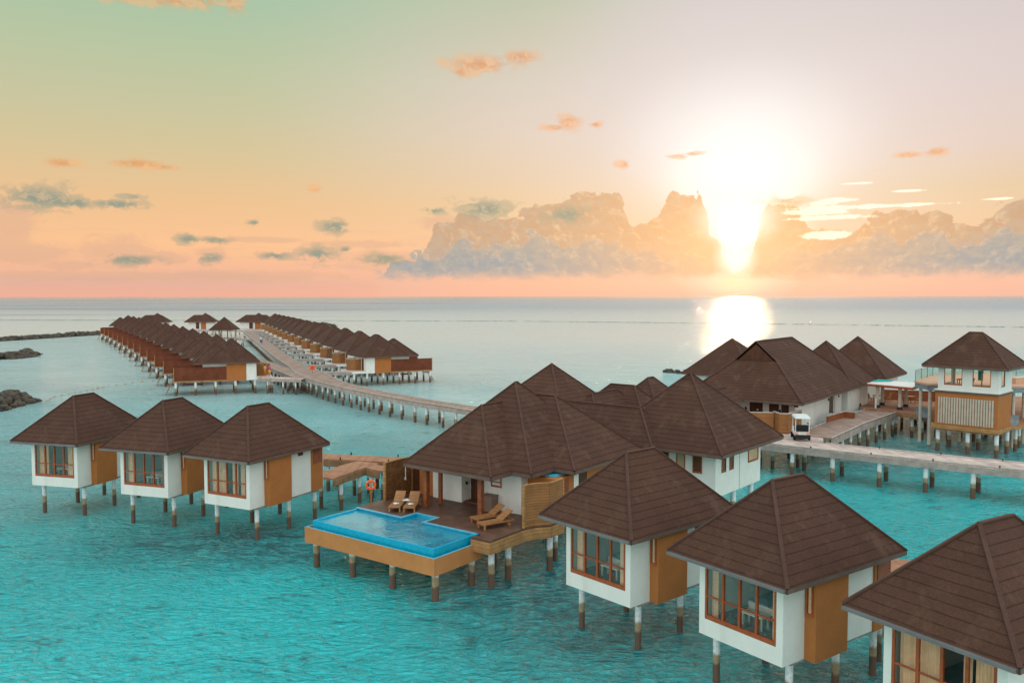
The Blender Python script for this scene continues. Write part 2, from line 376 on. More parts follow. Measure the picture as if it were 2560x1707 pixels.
# ------------------------------------------------------------------ bedroom pavilions
def pavilion(label,x,y,rot,curt,posts_extra=True,bed=None):
    T=thing('overwater_pavilion',label,'pavilion',(x,y,0),rot,'bedroom pavilions on piles')
    W=3.53; ZT=4.72; D=6.3
    w=MB(); w.box(-W,-3.27,0,.12,2.,ZT); w.box(-.26,0,0,.12,2.,ZT); w.box(-3.27,-.26,0,.12,2.,2.6)
    w.box(-.12,0,.12,5.15,2.,ZT); w.box(-W,-W+.12,.12,D,2.,ZT); w.box(-W+.12,0,D-.12,D,2.,ZT)
    w.box(-W+.12,-.12,.12,D-.12,2.01,2.45)
    w.build('wall','white',T)
    MB().box(-W+.12,-.12,.12,D-.12,2.45,2.5).build('room_floor','floorin',T)
    MB().box(-W+.12,-.12,4.2,4.3,2.5,ZT).build('room_partition','interior',T)
    b=MB().box(0,.43,1.14,2.95,1.99,ZT); b.build('ochre_bay','orange',T)
    b=MB().box(-.12,.07,5.15,D-.12,1.99,ZT).build('ochre_panel','orange',T)
    l=MB()
    for i in range(8): z=3.72+i*.115; l.add([(.07,5.35,z),(.07,6.05,z),(.115,6.05,z-.01),(.115,5.35,z-.01),(.07,5.35,z+.085),(.07,6.05,z+.085)],[(0,1,2,3),(3,2,5,4),(0,3,4),(1,5,2)])
    l.box(.07,.10,5.29,5.35,3.66,4.66); l.box(.07,.10,6.05,6.11,3.66,4.66)
    l.build('louvre','louvre',T)
    MB().box(0,.035,4.0,4.42,4.38,4.66).build('vent','darkwood',T)
    wn=window(T,'y-',-3.27,-.26,2.6,ZT-.01,.03,.085,3,.36)
    nw=window(T,'y-',.07,.33,3.5,ZT-.01,1.11,.05,0,None,.05)
    MB().wavy(.16,.30,1.122,3.6,4.62,.004,.08).build('curtain','curtain',T)
    for a,b_ in curt: MB().wavy(-3.2+a*2.85,-3.2+b_*2.85,.30,2.56,ZT-.05,.045,.19).build('curtain','curtain',T)
    # roof
    ex0,ex1,ey0,ey1=-W-.91,.66,-.71,6.17; ze=4.91; p=2.63/2.55
    r=MB(); caps=MB(); a,b_=r.hip(ex0,ex1,ey0,ey1,ze,p,caps)
    ro=r.build('roof','roof',T); caps.build('ridge_cap','roofcap',ro)
    f=MB(); poly_fascia(f,rect(ex0,ex1,ey0,ey1),ze-.17,ze-.012); f.build('fascia','fascia',ro)
    g=MB().box(ex0+.05,ex1-.08,ey0-.09,ey0-.002,ze-.15,ze-.05); g.build('gutter','gutter',ro)
    MB().box(ex0+.06,ex1-.06,ey0+.06,ey1-.06,ze-.19,ze-.16).build('soffit','soffit',ro)
    posts(T,[(-3.4,.8),(-.42,.95),(-3.4,3.6),(-.42,3.6),(-3.3,5.95),(-.42,5.95)],2.02)
    MB().box(-W+.1,-.1,.6,6.0,1.86,1.998).build('floor_beam','beam',T)
    # things inside
    def wl(px,py): t=rad(rot); return (x+px*math.cos(t)-py*math.sin(t),y+px*math.sin(t)+py*math.cos(t),2.5)
    if bed:
        B=thing('bed',bed,'bed',wl(-1.7,2.6),rot,'beds seen through the pavilion windows')
        MB().box(-1.0,.8,-1.0,1.0,.12,.32).build('bed_base','teakframe',B)
        MB().box(-.97,.77,-.97,.97,.32,.56).build('mattress','cloth',B)
        MB().box(-.99,-.1,-.99,.99,.57,.61).build('blanket','bluecloth',B)
        for yy in (-.5,.5): MB().ball((.45,yy,.66),.3,10,6,(.8,1.1,.35)).build('pillow','cloth',B,True)
        MB().box(.8,.9,-1.05,1.05,0.,1.3).build('headboard','frame',B)
        S=thing('side_table',bed.replace('bed','side table'),'side table',wl(-1.9,1.05),rot,'side tables behind the pavilion windows')
        MB().box(-.45,.45,-.22,.22,.42,.47).build('table_top','cloth',S)
        for sx_ in(-.4,.4):
            for sy_ in (-.17,.17): MB().box(sx_-.03,sx_+.03,sy_-.03,sy_+.03,0,.42).build('leg','cream',S)
    return T
sides=[(0,.2),(.86,1.)]
pavilion('leftmost brown-roofed pavilion of the left trio, dark panes between side curtains',-27.28,52.09,-15.4,[(0,.26),(.78,1.)],bed='white bed inside the leftmost pavilion')
pavilion('middle pavilion of the left trio, its ochre bay half hidden by its neighbour',-20.51,49.42,-18.66,[(0,.17),(.9,1.)],bed='white bed inside the middle pavilion of the left trio')
pavilion('third pavilion of the left trio, curtains drawn, long side in view beside the plank walkway',-14.76,46.62,-27.12,[(0,.44),(.56,.74),(.79,1.)])
pavilion('pavilion nearest the blue plunge pool on the right, first of the right row',4.55,31.72,-49.52,[(0,.17),(.84,1.)],bed='white bed inside the pavilion nearest the plunge pool')
pavilion('middle pavilion of the right row, with its full ochre bay in view',8.74,26.52,-54.42,[(0,.09),(.9,1.)],bed='white bed inside the middle pavilion of the right row')
pavilion('closest pavilion cut off by the right edge, pale curtains drawn across its window',12.69,20.97,-58.9,[(0,.46),(.66,.74),(.78,1.)])
# ------------------------------------------------------------------ pool villa
PV=(-1.08,41.77,0); PR=-37
def pvw(x,y,z=0): t=rad(PR); return (PV[0]+x*math.cos(t)-y*math.sin(t),PV[1]+x*math.sin(t)+y*math.cos(t),z)
T=thing('pool_villa','large villa with stepped brown hip roof and white veranda walls behind the plunge pool','villa',PV,PR)
ze=4.9
r=MB(); caps=MB()
r.hip(-6.15,0,0,8.3,ze,1.01,caps)
r.hip(-6.95,1.27,1.75,10.2,ze+.004,1.01,caps)
r.hip(-6.6,2.58,3.8,11.4,ze+.008,.87,caps)
ro=r.build('roof','roof',T); caps.build('ridge_cap','roofcap',ro)
foot=[(-6.15,0),(0,0),(0,1.75),(1.27,1.75),(1.27,3.8),(2.58,3.8),(2.58,11.4),(-6.6,11.4),(-6.95,10.2),(-6.95,1.75),(-6.15,1.75)]
f=MB(); poly_fascia(f,foot,ze-.19,ze-.015); f.build('fascia','fascia',ro)
MB().prism([(-6.1,.05),(-.05,.05),(-.05,1.8),(1.22,1.8),(1.22,3.85),(2.53,3.85),(2.53,11.3),(-6.5,11.3),(-6.9,10.1),(-6.9,1.8),(-6.1,1.8)],ze-.22,ze-.195).build('soffit','soffit',ro)
w=MB(); ZT=ze-.23
w.box(-6.3,-4.15,2.6,2.75,2.5,ZT); w.box(-4.3,-4.15,2.75,3.4,2.5,ZT); w.box(-4.3,-2.0,3.4,3.55,2.5,ZT)
w.box(-2.15,-2.0,2.6,3.4,2.5,ZT); w.box(-2.15,.11,2.45,2.6,2.5,ZT); w.box(-.04,.11,2.6,10.6,2.2,ZT)
w.box(-6.3,-.04,10.45,10.6,2.2,ZT)
w.box(1.78,1.9,4.78,5.24,2.,ZT)
w.build('wall','white',T)
MB().box(-8.1,-6.3,2.75,2.9,2.5,ZT).box(-8.1,-7.95,2.9,10.6,2.2,ZT).build('ochre_wall','orange',T)
MB().box(1.78,1.9,6.1,10.6,2.,ZT).build('ochre_wall','orange',T)
MB().box(.11,1.78,3.05,3.2,2.,4.5).box(1.78,1.9,3.05,4.78,2.,4.5).box(.11,1.78,3.2,4.78,4.38,4.5).build('flat_roofed_annex','orange',T)
MB().box(1.79,1.895,5.24,6.1,2.,ZT).build('service_door','darkwood',T)
MB().box(-8.0,-7.5,2.70,2.75,2.5,4.6).build('bathroom_door','darkwood',T)
MB().box(-4.1,-3.42,3.36,3.4,2.5,4.5).build('entrance_door','darkwood',T)
MB().box(-4.2,-2.1,2.75,3.38,2.5,2.56).build('door_step','deck',T)
l=MB()
for i in range(8): z=3.5+i*.115; l.add([(1.9,3.45,z),(1.9,4.25,z),(1.95,4.25,z-.01),(1.95,3.45,z-.01),(1.9,3.45,z+.085),(1.9,4.25,z+.085)],[(0,1,2,3),(3,2,5,4),(0,3,4),(1,5,2)])
l.build('louvre','louvre',T)
sk=MB().box(.35,1.6,3.4,4.65,4.50,4.62); sko=sk.build('skylight','poolpale',T); MB().box(.43,1.52,3.48,4.57,4.62,4.628).build('pane','poolblue',sko)
window(T,'y-',-1.9,-1.2,3.75,4.62,2.43,.05,0,.25,.06)
MB().box(-1.84,-1.26,2.452,2.458,3.8,4.6).build('blind','paper',T)
for x_,y_ in ((-5.2,.86),(-1.45,1.0)):
    MB().box(x_-.13,x_+.13,y_-.13,y_+.13,2.5,4.69).build('veranda_post','post_wood',T)
MB().box(-4.99,-4.78,1.6,1.75,2.5,4.68).build('veranda_post','post_wood',T)
lm=MB().box(-4.15,-4.05,2.95,3.02,3.45,3.62); lm.build('wall_lamp','black',T)
posts(T,[(-7.4,4),(-7.4,8),(-3,4.5),(-3,8.5),(1.5,3.6),(1.5,6.5),(1.5,9.8),(-.5,5.8)],2.1)
MB().box(-7.9,1.7,3.0,10.4,1.9,2.19).build('floor_slab','beam',T)
# deck
T=thing('pool_deck','dark brown timber deck with plank skirt between the plunge pool and the villa','deck',PV,PR)
dk=MB()
poly=[(-8.1,-1.62),(-4.62,-1.62),(-4.62,-.55),(-3.0,-.55),(-3.0,-1.62),(.6,-1.62),(.6,-2.28),(1.76,-2.28),(1.76,.49),(1.95,1.1),(2.45,1.78),(2.45,2.98),(-8.1,2.98)]
dk.prism(poly,2.36,2.5); dk.build('deck_boards','deck',T)
s_=MB()
for a,b in zip(poly[6:11],poly[7:12]): s_.beam((a[0],a[1],2.12),(b[0],b[1],2.12),.06,.56)
s_.build('plank_skirt','skirt',T)
MB().box(.62,.7,-2.26,-1.66,1.9,2.35).build('plank_skirt','skirt',T)
MB().prism([(-8.0,-1.5),(-4.7,-1.5),(-4.7,2.8),(-8.0,2.8)],2.1,2.35).build('deck_beam','beam_brown',T)
MB().prism([(-2.9,-1.5),(1.6,-1.5),(1.6,2.8),(-2.9,2.8)],2.1,2.35).build('deck_beam','beam_brown',T)
posts(T,[(1.25,-.2),(1.3,-1.6),(2.1,2.2),(-2.4,.5),(-5.8,.5),(-7.6,-.6),(-7.6,2.2),(-1.,1.5)],2.34,.16)
# pool
T=thing('plunge_pool','bright blue plunge pool with overflowing edge in an ochre trough on piles','swimming pool',PV,PR)
tr=MB(); X0,X1,Y0,Y1=-8.3,.72,-5.02,-1.64; zt,zb=2.13,1.33
tr.box(X0,X1,Y0,Y1,zb,zb+.2); tr.box(X0,X1,Y0,Y0+.12,zb+.2,zt); tr.box(X0,X0+.12,Y0+.12,Y1,zb+.2,zt); tr.box(X1-.12,X1,Y0+.12,Y1,zb+.2,zt)
tr.box(X1-.12,X1,-1.95,-1.64,zt,2.5)
tr.build('trough','trough',T)
tg=MB(); tg.box(X0+.02,X1-.02,Y0+.02,Y0+.12,zt,zt+.012); tg.box(X0+.02,X0+.12,Y0+.12,Y1,zt,zt+.012); tg.box(X1-.12,X1-.02,Y0+.12,-1.95,zt,zt+.012)
tg.build('trough_lip','poolpale',T)
px0,px1,py0,py1=-8.0,.42,-4.74,-1.68
pw=MB(); pw.box(px0,px1,py0,py0+.14,1.53,2.46); pw.box(px0,px0+.14,py0+.14,py1,1.53,2.46); pw.box(px1-.14,px1,py0+.14,-1.9,1.53,2.46)
pw.box(px0,-4.58,py1-.0,py1+.055,1.53,2.5); pw.box(-3.04,px1,py1-.0,py1+.055,1.53,2.5)
pw.box(-4.62,-4.56,-1.625,-.6,1.53,2.5); pw.box(-3.06,-3.0,-1.625,-.6,1.53,2.5); pw.box(-4.56,-3.06,-.66,-.6,1.53,2.5)
pw.box(px1-.14,X1-.12,-1.9,-1.64,1.53,2.5)
pw.build('pool_wall','poolblue',T)
cp=MB(); cp.box(px0+.0,-4.5,-1.80,-1.62,2.5,2.515);cp.box(-3.12,.42,-1.80,-1.62,2.5,2.515);cp.box(-4.68,-4.5,-1.62,-.52,2.5,2.515);cp.box(-3.12,-2.96,-1.62,-.52,2.5,2.515);cp.box(-4.5,-3.12,-.70,-.52,2.5,2.515)
cp.build('coping','poolpale',T)
wt=MB(); wt.prism([(px0+.02,py0+.02),(px1-.02,py0+.02),(px1-.02,-1.9),(px1-.14,-1.9),(px1-.14,-1.70),(-3.07,-1.70),(-3.07,-.67),(-4.55,-.67),(-4.55,-1.70),(px0+.02,-1.70)],2.2,2.385); wt.build('pool_water','poolwater',T)
gt=MB(); gt.box(X0+.13,X1-.13,Y0+.13,py0-.02,1.60,2.0); gt.box(px1+.02,X1-.13,py0,-1.95,1.60,2.0); gt.box(X0+.13,px0-.02,py0,-1.7,1.6,2.0); gt.build('overflow_gutter','poolgutter',T)
posts(T,[(-7.95,-4.55),(-5.2,-4.55),(-2.4,-4.55),(.35,-4.55),(.35,-1.95),(-7.95,-2.),(-5.2,-2),(-2.4,-2)],1.4,.17)
# screens
def screen(label,pts,z0,z1,m,side,loc=PV,rot=PR,th=.07,cap='skirt'):
    T=thing('privacy_screen',label,'privacy screen',loc,rot)
    b=MB(); 
    for a,c in zip(pts,pts[1:]): b.beam((*a,(z0+z1)/2),(*c,(z0+z1)/2),th,z1-z0)
    b.build('plank_panel',m,T)
    c_=MB()
    for a,c in zip(pts,pts[1:]): c_.beam((*a,z1+.025),(*c,z1+.025),th+.05,.045)
    c_.build('top_rail',cap,T)
    for i in ((0,-1) if side else (0,)):
        x_,y_=pts[i]; MB().box(x_-.06,x_+.06,y_-.06,y_+.06,z0,z1).build('end_post','skirt',T)
    return T
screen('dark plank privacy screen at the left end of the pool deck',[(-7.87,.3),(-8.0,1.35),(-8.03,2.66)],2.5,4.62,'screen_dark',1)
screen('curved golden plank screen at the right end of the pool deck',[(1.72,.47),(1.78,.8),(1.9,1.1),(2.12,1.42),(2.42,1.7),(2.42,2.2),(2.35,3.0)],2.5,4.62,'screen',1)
# lifebuoy beside deck
def lifebuoy(label,loc,rot=0,h=.95,board=False):
    T=thing('lifebuoy',label,'lifebuoy',loc,rot)
    MB().box(-.035,.035,.03,.10,0,h+.2).build('stand','orangewood',T)
    ring=MB().torus((0,0,h+.1),.23,.07,1,22,8); ro_=ring.build('ring','orangebuoy',T,True)
    bd=MB()
    for a in range(4):
        t=a*PI/2+PI/4; bd.torus((.23*math.cos(t),0,h+.1+.23*math.sin(t)),.08,.012,1,10,5)
    bd.build('band','whiteplastic',ro_,True)
    if board: MB().box(-.34,.34,.03,.06,h-.24,h+.44).build('board','orangebuoy',T)
    return T
lifebuoy('orange lifebuoy on a wooden stand at the left corner of the pool deck',pvw(-7.98,-.65,2.5),10)
c=pvw(-1.72,2.15,2.5)
T=thing('storage_cabinet','taupe storage box against the white veranda wall','cabinet',c,PR)
MB().box(-.45,.3,-.28,.28,0,.82).build('cabinet_body','cabinet',T); MB().box(-.47,.32,-.3,.3,.82,.86).build('lid','cabinet',T); MB().box(-.08,-.075,-.285,-.28,.05,.8).build('door_gap','black',T)
T=thing('outdoor_shower','slim white shower pipe fixed to the dark plank screen','shower',pvw(-7.9,1.9,2.5),PR)
MB().cyl(.1,0,.9,1.95,.025,8).build('riser_pipe','whiteplastic',T); MB().cyl(.22,0,1.88,1.93,.08,10).beam((.1,0,1.93),(.24,0,1.93),.03,.03).build('shower_head','whiteplastic',T); MB().box(.05,.12,-.05,.05,.95,1.05).build('valve','whiteplastic',T)
# sun loungers
def lounger():
    T=thing('sun_lounger','','sun lounger',group='teak sun loungers on the pool deck')
    L,W=1.85,.56
    fr=MB()
    for s in (-1,1): fr.box(0,L,s*W/2-.03,s*W/2+.03,.24,.31)
    fr.box(0,.06,-W/2+.03,W/2-.03,.24,.31); fr.box(L-.06,L,-W/2+.03,W/2-.03,.24,.31)
    fr.build('frame','teakframe',T)
    MB().box(.02,1.12,-W/2+.035,W/2-.035,.29,.325).build('seat_slats','teak',T)
    b=MB(); a=rad(33); n=(math.cos(a),math.sin(a)); o_=(1.13,.32); Lb=.78
    q=[(o_[0],o_[1]-.015),(o_[0]+Lb*n[0],o_[1]-.015+Lb*n[1]),(o_[0]+Lb*n[0]-.02,o_[1]+.02+Lb*n[1]),(o_[0]-.02,o_[1]+.02)]
    b.add([(x,-W/2,z) for x,z in q]+[(x,W/2,z) for x,z in q],[(0,1,2,3),(7,6,5,4),(0,4,5,1),(1,5,6,2),(2,6,7,3),(3,7,4,0)]); b.build('backrest','teak',T)
    st=MB(); 
    for s in (-1,1): st.beam((1.6,s*.2,.27),(1.55,s*.2,.55),.03,.03)
    st.build('back_prop','teakframe',T)
    for s in (-1,1): MB().box(.08,.16,s*W/2-.035,s*W/2+.035,0,.24).build('leg','teakframe',T)
    for s in (-1,1): MB().box(1.5,1.56,s*W/2-.03,s*W/2+.03,.08,.24).build('leg','teakframe',T)
    for s in (-1,1):
        m=MB(); n_=14; vs=[(1.53+.09*math.cos(2*PI*i/n_),s*W/2+s*.035,.09+.09*math.sin(2*PI*i/n_)) for i in range(n_)]+[(1.53+.09*math.cos(2*PI*i/n_),s*W/2+s*.075,.09+.09*math.sin(2*PI*i/n_)) for i in range(n_)]
        m.add(vs,[tuple(range(n_)),tuple(range(n_,2*n_))]+[(i,(i+1)%n_,n_+(i+1)%n_,n_+i) for i in range(n_)]); m.build('wheel','teakframe',T)
    return T
L0=lounger()
spots=[((-5.62,-1.22),122,'left of the two teak loungers with towels beside the dark plank screen'),
       ((-4.92,-.82),122,'teak lounger with a towel standing nearest the pool notch'),
       ((-.82,-.42),72,'rear one of the two bare teak loungers near the curved screen'),
       ((.10,-1.0),70,'front one of the bare teak loungers, its wheel near the curved screen')]
for i,((lx,ly),a,lab) in enumerate(spots):
    loc=pvw(lx,ly,2.5)
    if i==0: L0.location=loc; L0.rotation_euler=(0,0,rad(PR+a)); L0['label']=lab
    else: copytree(L0,loc,PR+a,lab)
for i in (0,1):
    (lx,ly),a,_=spots[i]; t=rad(a)
    o=MB(); o.ball((0,0,.06),.10,10,6,(1.3,.9,.55)); o.ball((.12,.05,.05),.06,8,5,(1.2,1,.6)); o=o.build('towel','cloth',None,True)
    o.location=pvw(lx+.38*math.cos(t),ly+.38*math.sin(t),2.825); tag(o,['folded white towel on the lounger by the dark plank screen','folded white towel on the lounger by the pool notch'][i],'towel','folded towels on the loungers')
# small table between loungers
T=thing('side_table','small pale table between the two towelled loungers','side table',pvw(-5.95,.1,2.5),PR+122)
MB().box(-.2,.2,-.2,.2,.36,.40).build('table_top','cloth',T)
for a in (-.16,.16):
    for b in (-.16,.16): MB().box(a-.02,a+.02,b-.02,b+.02,0,.36).build('leg','teakframe',T)
# ------------------------------------------------------------------ walkways
def offs(pts):
    L=[];R=[]
    for i,(x,y,w) in enumerate(pts):
        a=Vector(pts[max(0,i-1)][:2]);b=Vector(pts[min(len(pts)-1,i+1)][:2]); d=(b-a).normalized(); n=Vector((-d.y,d.x))
        L.append((x+n.x*w/2,y+n.y*w/2)); R.append((x-n.x*w/2,y-n.y*w/2))
    return L,R
def dens(pts,step):
    out=[]
    for a,b in zip(pts,pts[1:]):
        n=max(1,int(math.dist(a[:2],b[:2])/step))
        for i in range(n): out.append(tuple(a[k]+(b[k]-a[k])*i/n for k in range(3)))
    out.append(pts[-1]); return out
def smooth(pts,it=2):
    for _ in range(it):
        q=[pts[0]]
        for a,b in zip(pts,pts[1:]):
            q.append(tuple(a[k]*.75+b[k]*.25 for k in range(3))); q.append(tuple(a[k]*.25+b[k]*.75 for k in range(3)))
        q.append(pts[-1]); pts=q
    return pts
def walkway(label,pts,z=2.35,m='walk',beam='beam',step=2.1,pr=.13,two=True,kerb=True,bd=.42,maxposts=96,skip=0,bollard=0,kr='kerbrail',name='walkway'):
    T=thing(name,label,'walkway',(0,0,0),0)
    L,R=offs(pts)
    d=MB(); n=len(pts); vs=[];fs=[]
    for (a,b) in zip(L,R): vs+=[(a[0],a[1],z),(b[0],b[1],z),(a[0],a[1],z-.1),(b[0],b[1],z-.1)]
    for i in range(n-1):
        a=4*i;b=a+4; fs+=[(a,a+1,b+1,b),(a+2,b+2,b+3,a+3),(a,b,b+2,a+2),(a+1,a+3,b+3,b+1)]
    fs+=[(0,2,3,1),(4*n-4,4*n-3,4*n-1,4*n-2)]
    d.add(vs,fs); d.build('deck_boards',m,T)
    for S,sg in ((L,1),(R,-1)):
        bm=MB(); kb=MB()
        for a,b in zip(S,S[1:]):
            bm.beam((*a,z-.1-bd/2),(*b,z-.1-bd/2),.14,bd)
            kb.beam((*a,z+.05),(*b,z+.05),.09,.07)
        bm.build('side_beam',beam,T)
        if kerb: kb.build('kerb_rail',kr,T)
    pp=dens([(*p,) for p in pts],.5); acc=0; last=pp[0]; cnt=0; pl=[]
    PL,PRr=offs(pp)
    nxt=step*.5
    for i in range(1,len(pp)):
        acc+=math.dist(pp[i][:2],pp[i-1][:2])
        if acc>=nxt:
            nxt+=step; c=pp[i]; k=.82
            for q in ((PL[i],PRr[i]) if two else (c,)):
                pl.append((c[0]+(q[0]-c[0])*k,c[1]+(q[1]-c[1])*k))
    posts(T,pl[:maxposts],z-.12,pr,10)
    if bollard:
        acc=0;nx=bollard*.5
        for i in range(1,len(pp)):
            acc+=math.dist(pp[i][:2],pp[i-1][:2])
            if acc>=nx:
                nx+=bollard
                for q in (PL[i],PRr[i]):
                    MB().box(q[0]-.045,q[0]+.045,q[1]-.045,q[1]+.045,z,z+.17).build('light_bollard','black',T)
    return T
curve=smooth([(9,71,2.1),(3.,77.4,2.1),(-4.2,86.9,2.1),(-9.7,92.7,2.1),(-14.4,98.6,2.1),(-19.6,105.6,2.2),(-24.0,112.6,2.6),(-28.0,120.6,3.8),(-31.0,127.8,4.2)],1)
walkway('curving plank jetty sweeping from behind the pool villa roof to the far villas',curve,2.35,'walk_far','beam',2.55,.15,True,maxposts=60)
walkway('long straight plank jetty running between the two far rows of villas',[(-31.0,127.8,4.0),(-36.2,140.6,2.8),(-44,160.3,2.7),(-64,214.5,2.7),(-89,281.5,2.7)],2.351,'walk_far','beam',3.5,.15,True,maxposts=96)
walkway('plank branch jetty leaving the curved jetty for the left row of far villas',smooth([(-30.2,120.2,2.),(-33.6,127.,2.2),(-38.6,137.5,2.4),(-44.5,149.,2.4),(-53.,165.,2.4),(-60,179,2.4)],1),2.335,'walk_far','beam',3.,.14,True,maxposts=40)
walkway('warm plank walkway passing behind the third left pavilion to the pool villa',[(-21,62.6,1.9),(-13.6,60.7,1.9),(-8.0,59.4,1.9),(-2.,58,1.9)],2.35,'walk_orange','beam_brown',3.2,.14,True,bollard=3.6,kerb=False)
walkway('short diagonal plank spur joining the third left pavilion to the walkway',[(-12.35,53.6,1.9),(-10.9,57.2,1.9),(-10.2,58.6,1.9)],2.338,'walk_orange','beam_brown',1.9,.13,True,bollard=0,kerb=False)
walkway('small side beam walkway reaching the dark plank screen',[(-10.0,57.6,1.2),(-8.5,56.0,1.1)],2.326,'walk_orange','beam_brown',2.,.13,True,kerb=False)
# right walkway
rw=[(16.0,71.0,3.2),(21.5,66.7,3.2),(25.,63.8,3.0),(29,61,2.9),(33,58,2.9),(38.5,54.3,2.9),(47,48.5,2.9)]
walkway('pale plank walkway crossing in front of the square two storey house at the right',rw,2.35,'walk','beam',3.2,.17,True,bollard=4.)
walkway('brown plank ramp leading from the pale walkway past the long white wall',[(25.0,69.0,3.0),(31.0,77.,3.),(37.2,84.2,3.0)],2.38,'walk_far','beam',2.6,.14,True,bd=.5)
walkway('plank bridge behind the middle pavilion of the right row',[(13.9,29.8,1.4),(16.0,34.3,1.4),(17.2,36.7,1.4)],2.34,'walk_orange','beam_brown',2.6,.13,True,kerb=False)
# ------------------------------------------------------------------ white two-roof house
B2=(12.0,47.4,0)
T=thing('spa_house','white walled house with narrow red-framed windows under a tall pyramid roof','house',B2,-40)
r=MB();caps=MB()
r.hip(-8.86,0,0,8.86,4.9,.948,caps); r.hip(-14.5,-4.25,-.55,3.75,4.904,.95,caps)
ro=r.build('roof','roof',T); caps.build('ridge_cap','roofcap',ro)
f=MB(); poly_fascia(f,[(-14.5,-.55),(-4.25,-.55),(-4.25,0),(0,0),(0,8.86),(-8.86,8.86),(-8.86,3.75),(-14.5,3.75)],4.72,4.885); f.build('fascia','fascia',ro)
MB().prism([(-14.4,-.5),(-4.3,-.5),(-4.3,.05),(-.05,.05),(-.05,8.8),(-8.8,8.8),(-8.8,3.7),(-14.4,3.7)],4.68,4.715).build('soffit','soffit',ro)
w=MB(); w.box(-8.0,-1.15,1.5,1.65,2.,4.68); w.box(-1.3,-1.15,1.65,7.9,2.,4.68); w.box(-8.,-1.3,7.75,7.9,2.,4.68); w.box(-8.,-7.85,1.65,7.75,2.,4.68); w.box(-7.8,-1.35,1.7,7.7,2.02,2.4); w.box(-13.9,-8,.3,3.1,2.02,4.68)
w.build('wall','white',T)
MB().box(-1.15,-1.135,4.75,4.77,2.,4.6).build('wall_joint','gutter',T)
# glazing over thin backing sheets on the wall face, mostly dark
def rwin(y0,y1,z0,z1,dark='floorin'):
    MB().box(-1.148,-1.142,y0,y1,z0,z1).build('window_backing',dark,T); window(T,'x+',y0,y1,z0,z1,-1.115,.05,0,None,.05)
def lwin(x0,x1,z0,z1,dark='floorin',rail=None):
    MB().box(x0,x1,1.492,1.498,z0,z1).build('window_backing',dark,T); window(T,'y-',x0,x1,z0,z1,1.465,.06,0,rail,.05)
rwin(.8+1.5-.02,1.32+1.5,3.4,4.62); rwin(1.84+1.5,2.37+1.5,3.4,4.6); rwin(4.49+1.5,5.98+1.5,3.45,4.62,'curtain')
lwin(-1.15-1.49,-1.15-.87,3.36,4.5); lwin(-1.15-2.6,-1.15-2.,3.36-.5,4.55,'interior'); lwin(-1.15-3.75,-1.15-3.13,3.36-.5,4.6)
tt=MB().ball((-2.33,1.44,3.85),.16,10,6,(1,.2,1.2)); 
posts(T,[(-1.6,2.1),(-1.6,4.9),(-1.6,7.5),(-4.5,2.1),(-4.5,5.),(-7.5,7.4)],2.05,.17)
# ------------------------------------------------------------------ roofs of the middle cluster
def roofhouse(label,loc,rot,rects,wallh=(2.,4.68),inset=.8,name='house',posts_=True,m='white'):
    T=thing(name,label,'house',loc,rot)
    r=MB();caps=MB();f=MB();so=MB();w=MB();pl=[]
    for i,(x0,x1,y0,y1,ze,p) in enumerate(rects):
        r.hip(x0,x1,y0,y1,ze+i*.004,p,caps); poly_fascia(f,rect(x0+i*.003,x1-i*.003,y0+i*.003,y1-i*.003),ze-.17,ze-.015)
        so.box(x0+.06+i*.01,x1-.06-i*.01,y0+.06+i*.01,y1-.06-i*.01,ze-.21+i*.003,ze-.18+i*.003)
        w.box(x0+inset+i*.01,x1-inset-i*.01,y0+inset+i*.01,y1-inset-i*.01,wallh[0]+i*.004,ze-.22)
        pl+=[(x0+1.2,y0+1.2),(x1-1.2,y0+1.2),(x0+1.2,y1-1.2),(x1-1.2,y1-1.2)]
    ro=r.build('roof','roof',T); caps.build('ridge_cap','roofcap',ro); f.build('fascia','fascia',ro); so.build('soffit','soffit',ro)
    w.build('wall',m,T)
    if posts_: posts(T,pl,wallh[0]+.01,.16,10)
    return T
roofhouse('brown pyramid roofed house rising directly behind the pool villa',(0.05,57.6,0),-40,[(-4.43,4.43,0,8.86,4.9,.948),(.65,4.85,3.5,11.,4.9,1.0)])
roofhouse('low house with two short ridges between the pyramid roof and the white walled house',(4.22,63.8,0),-40,[(0,6.9,0,4.8,4.9,1.0),(1.,6.4,3.,9.2,4.9,1.0)])
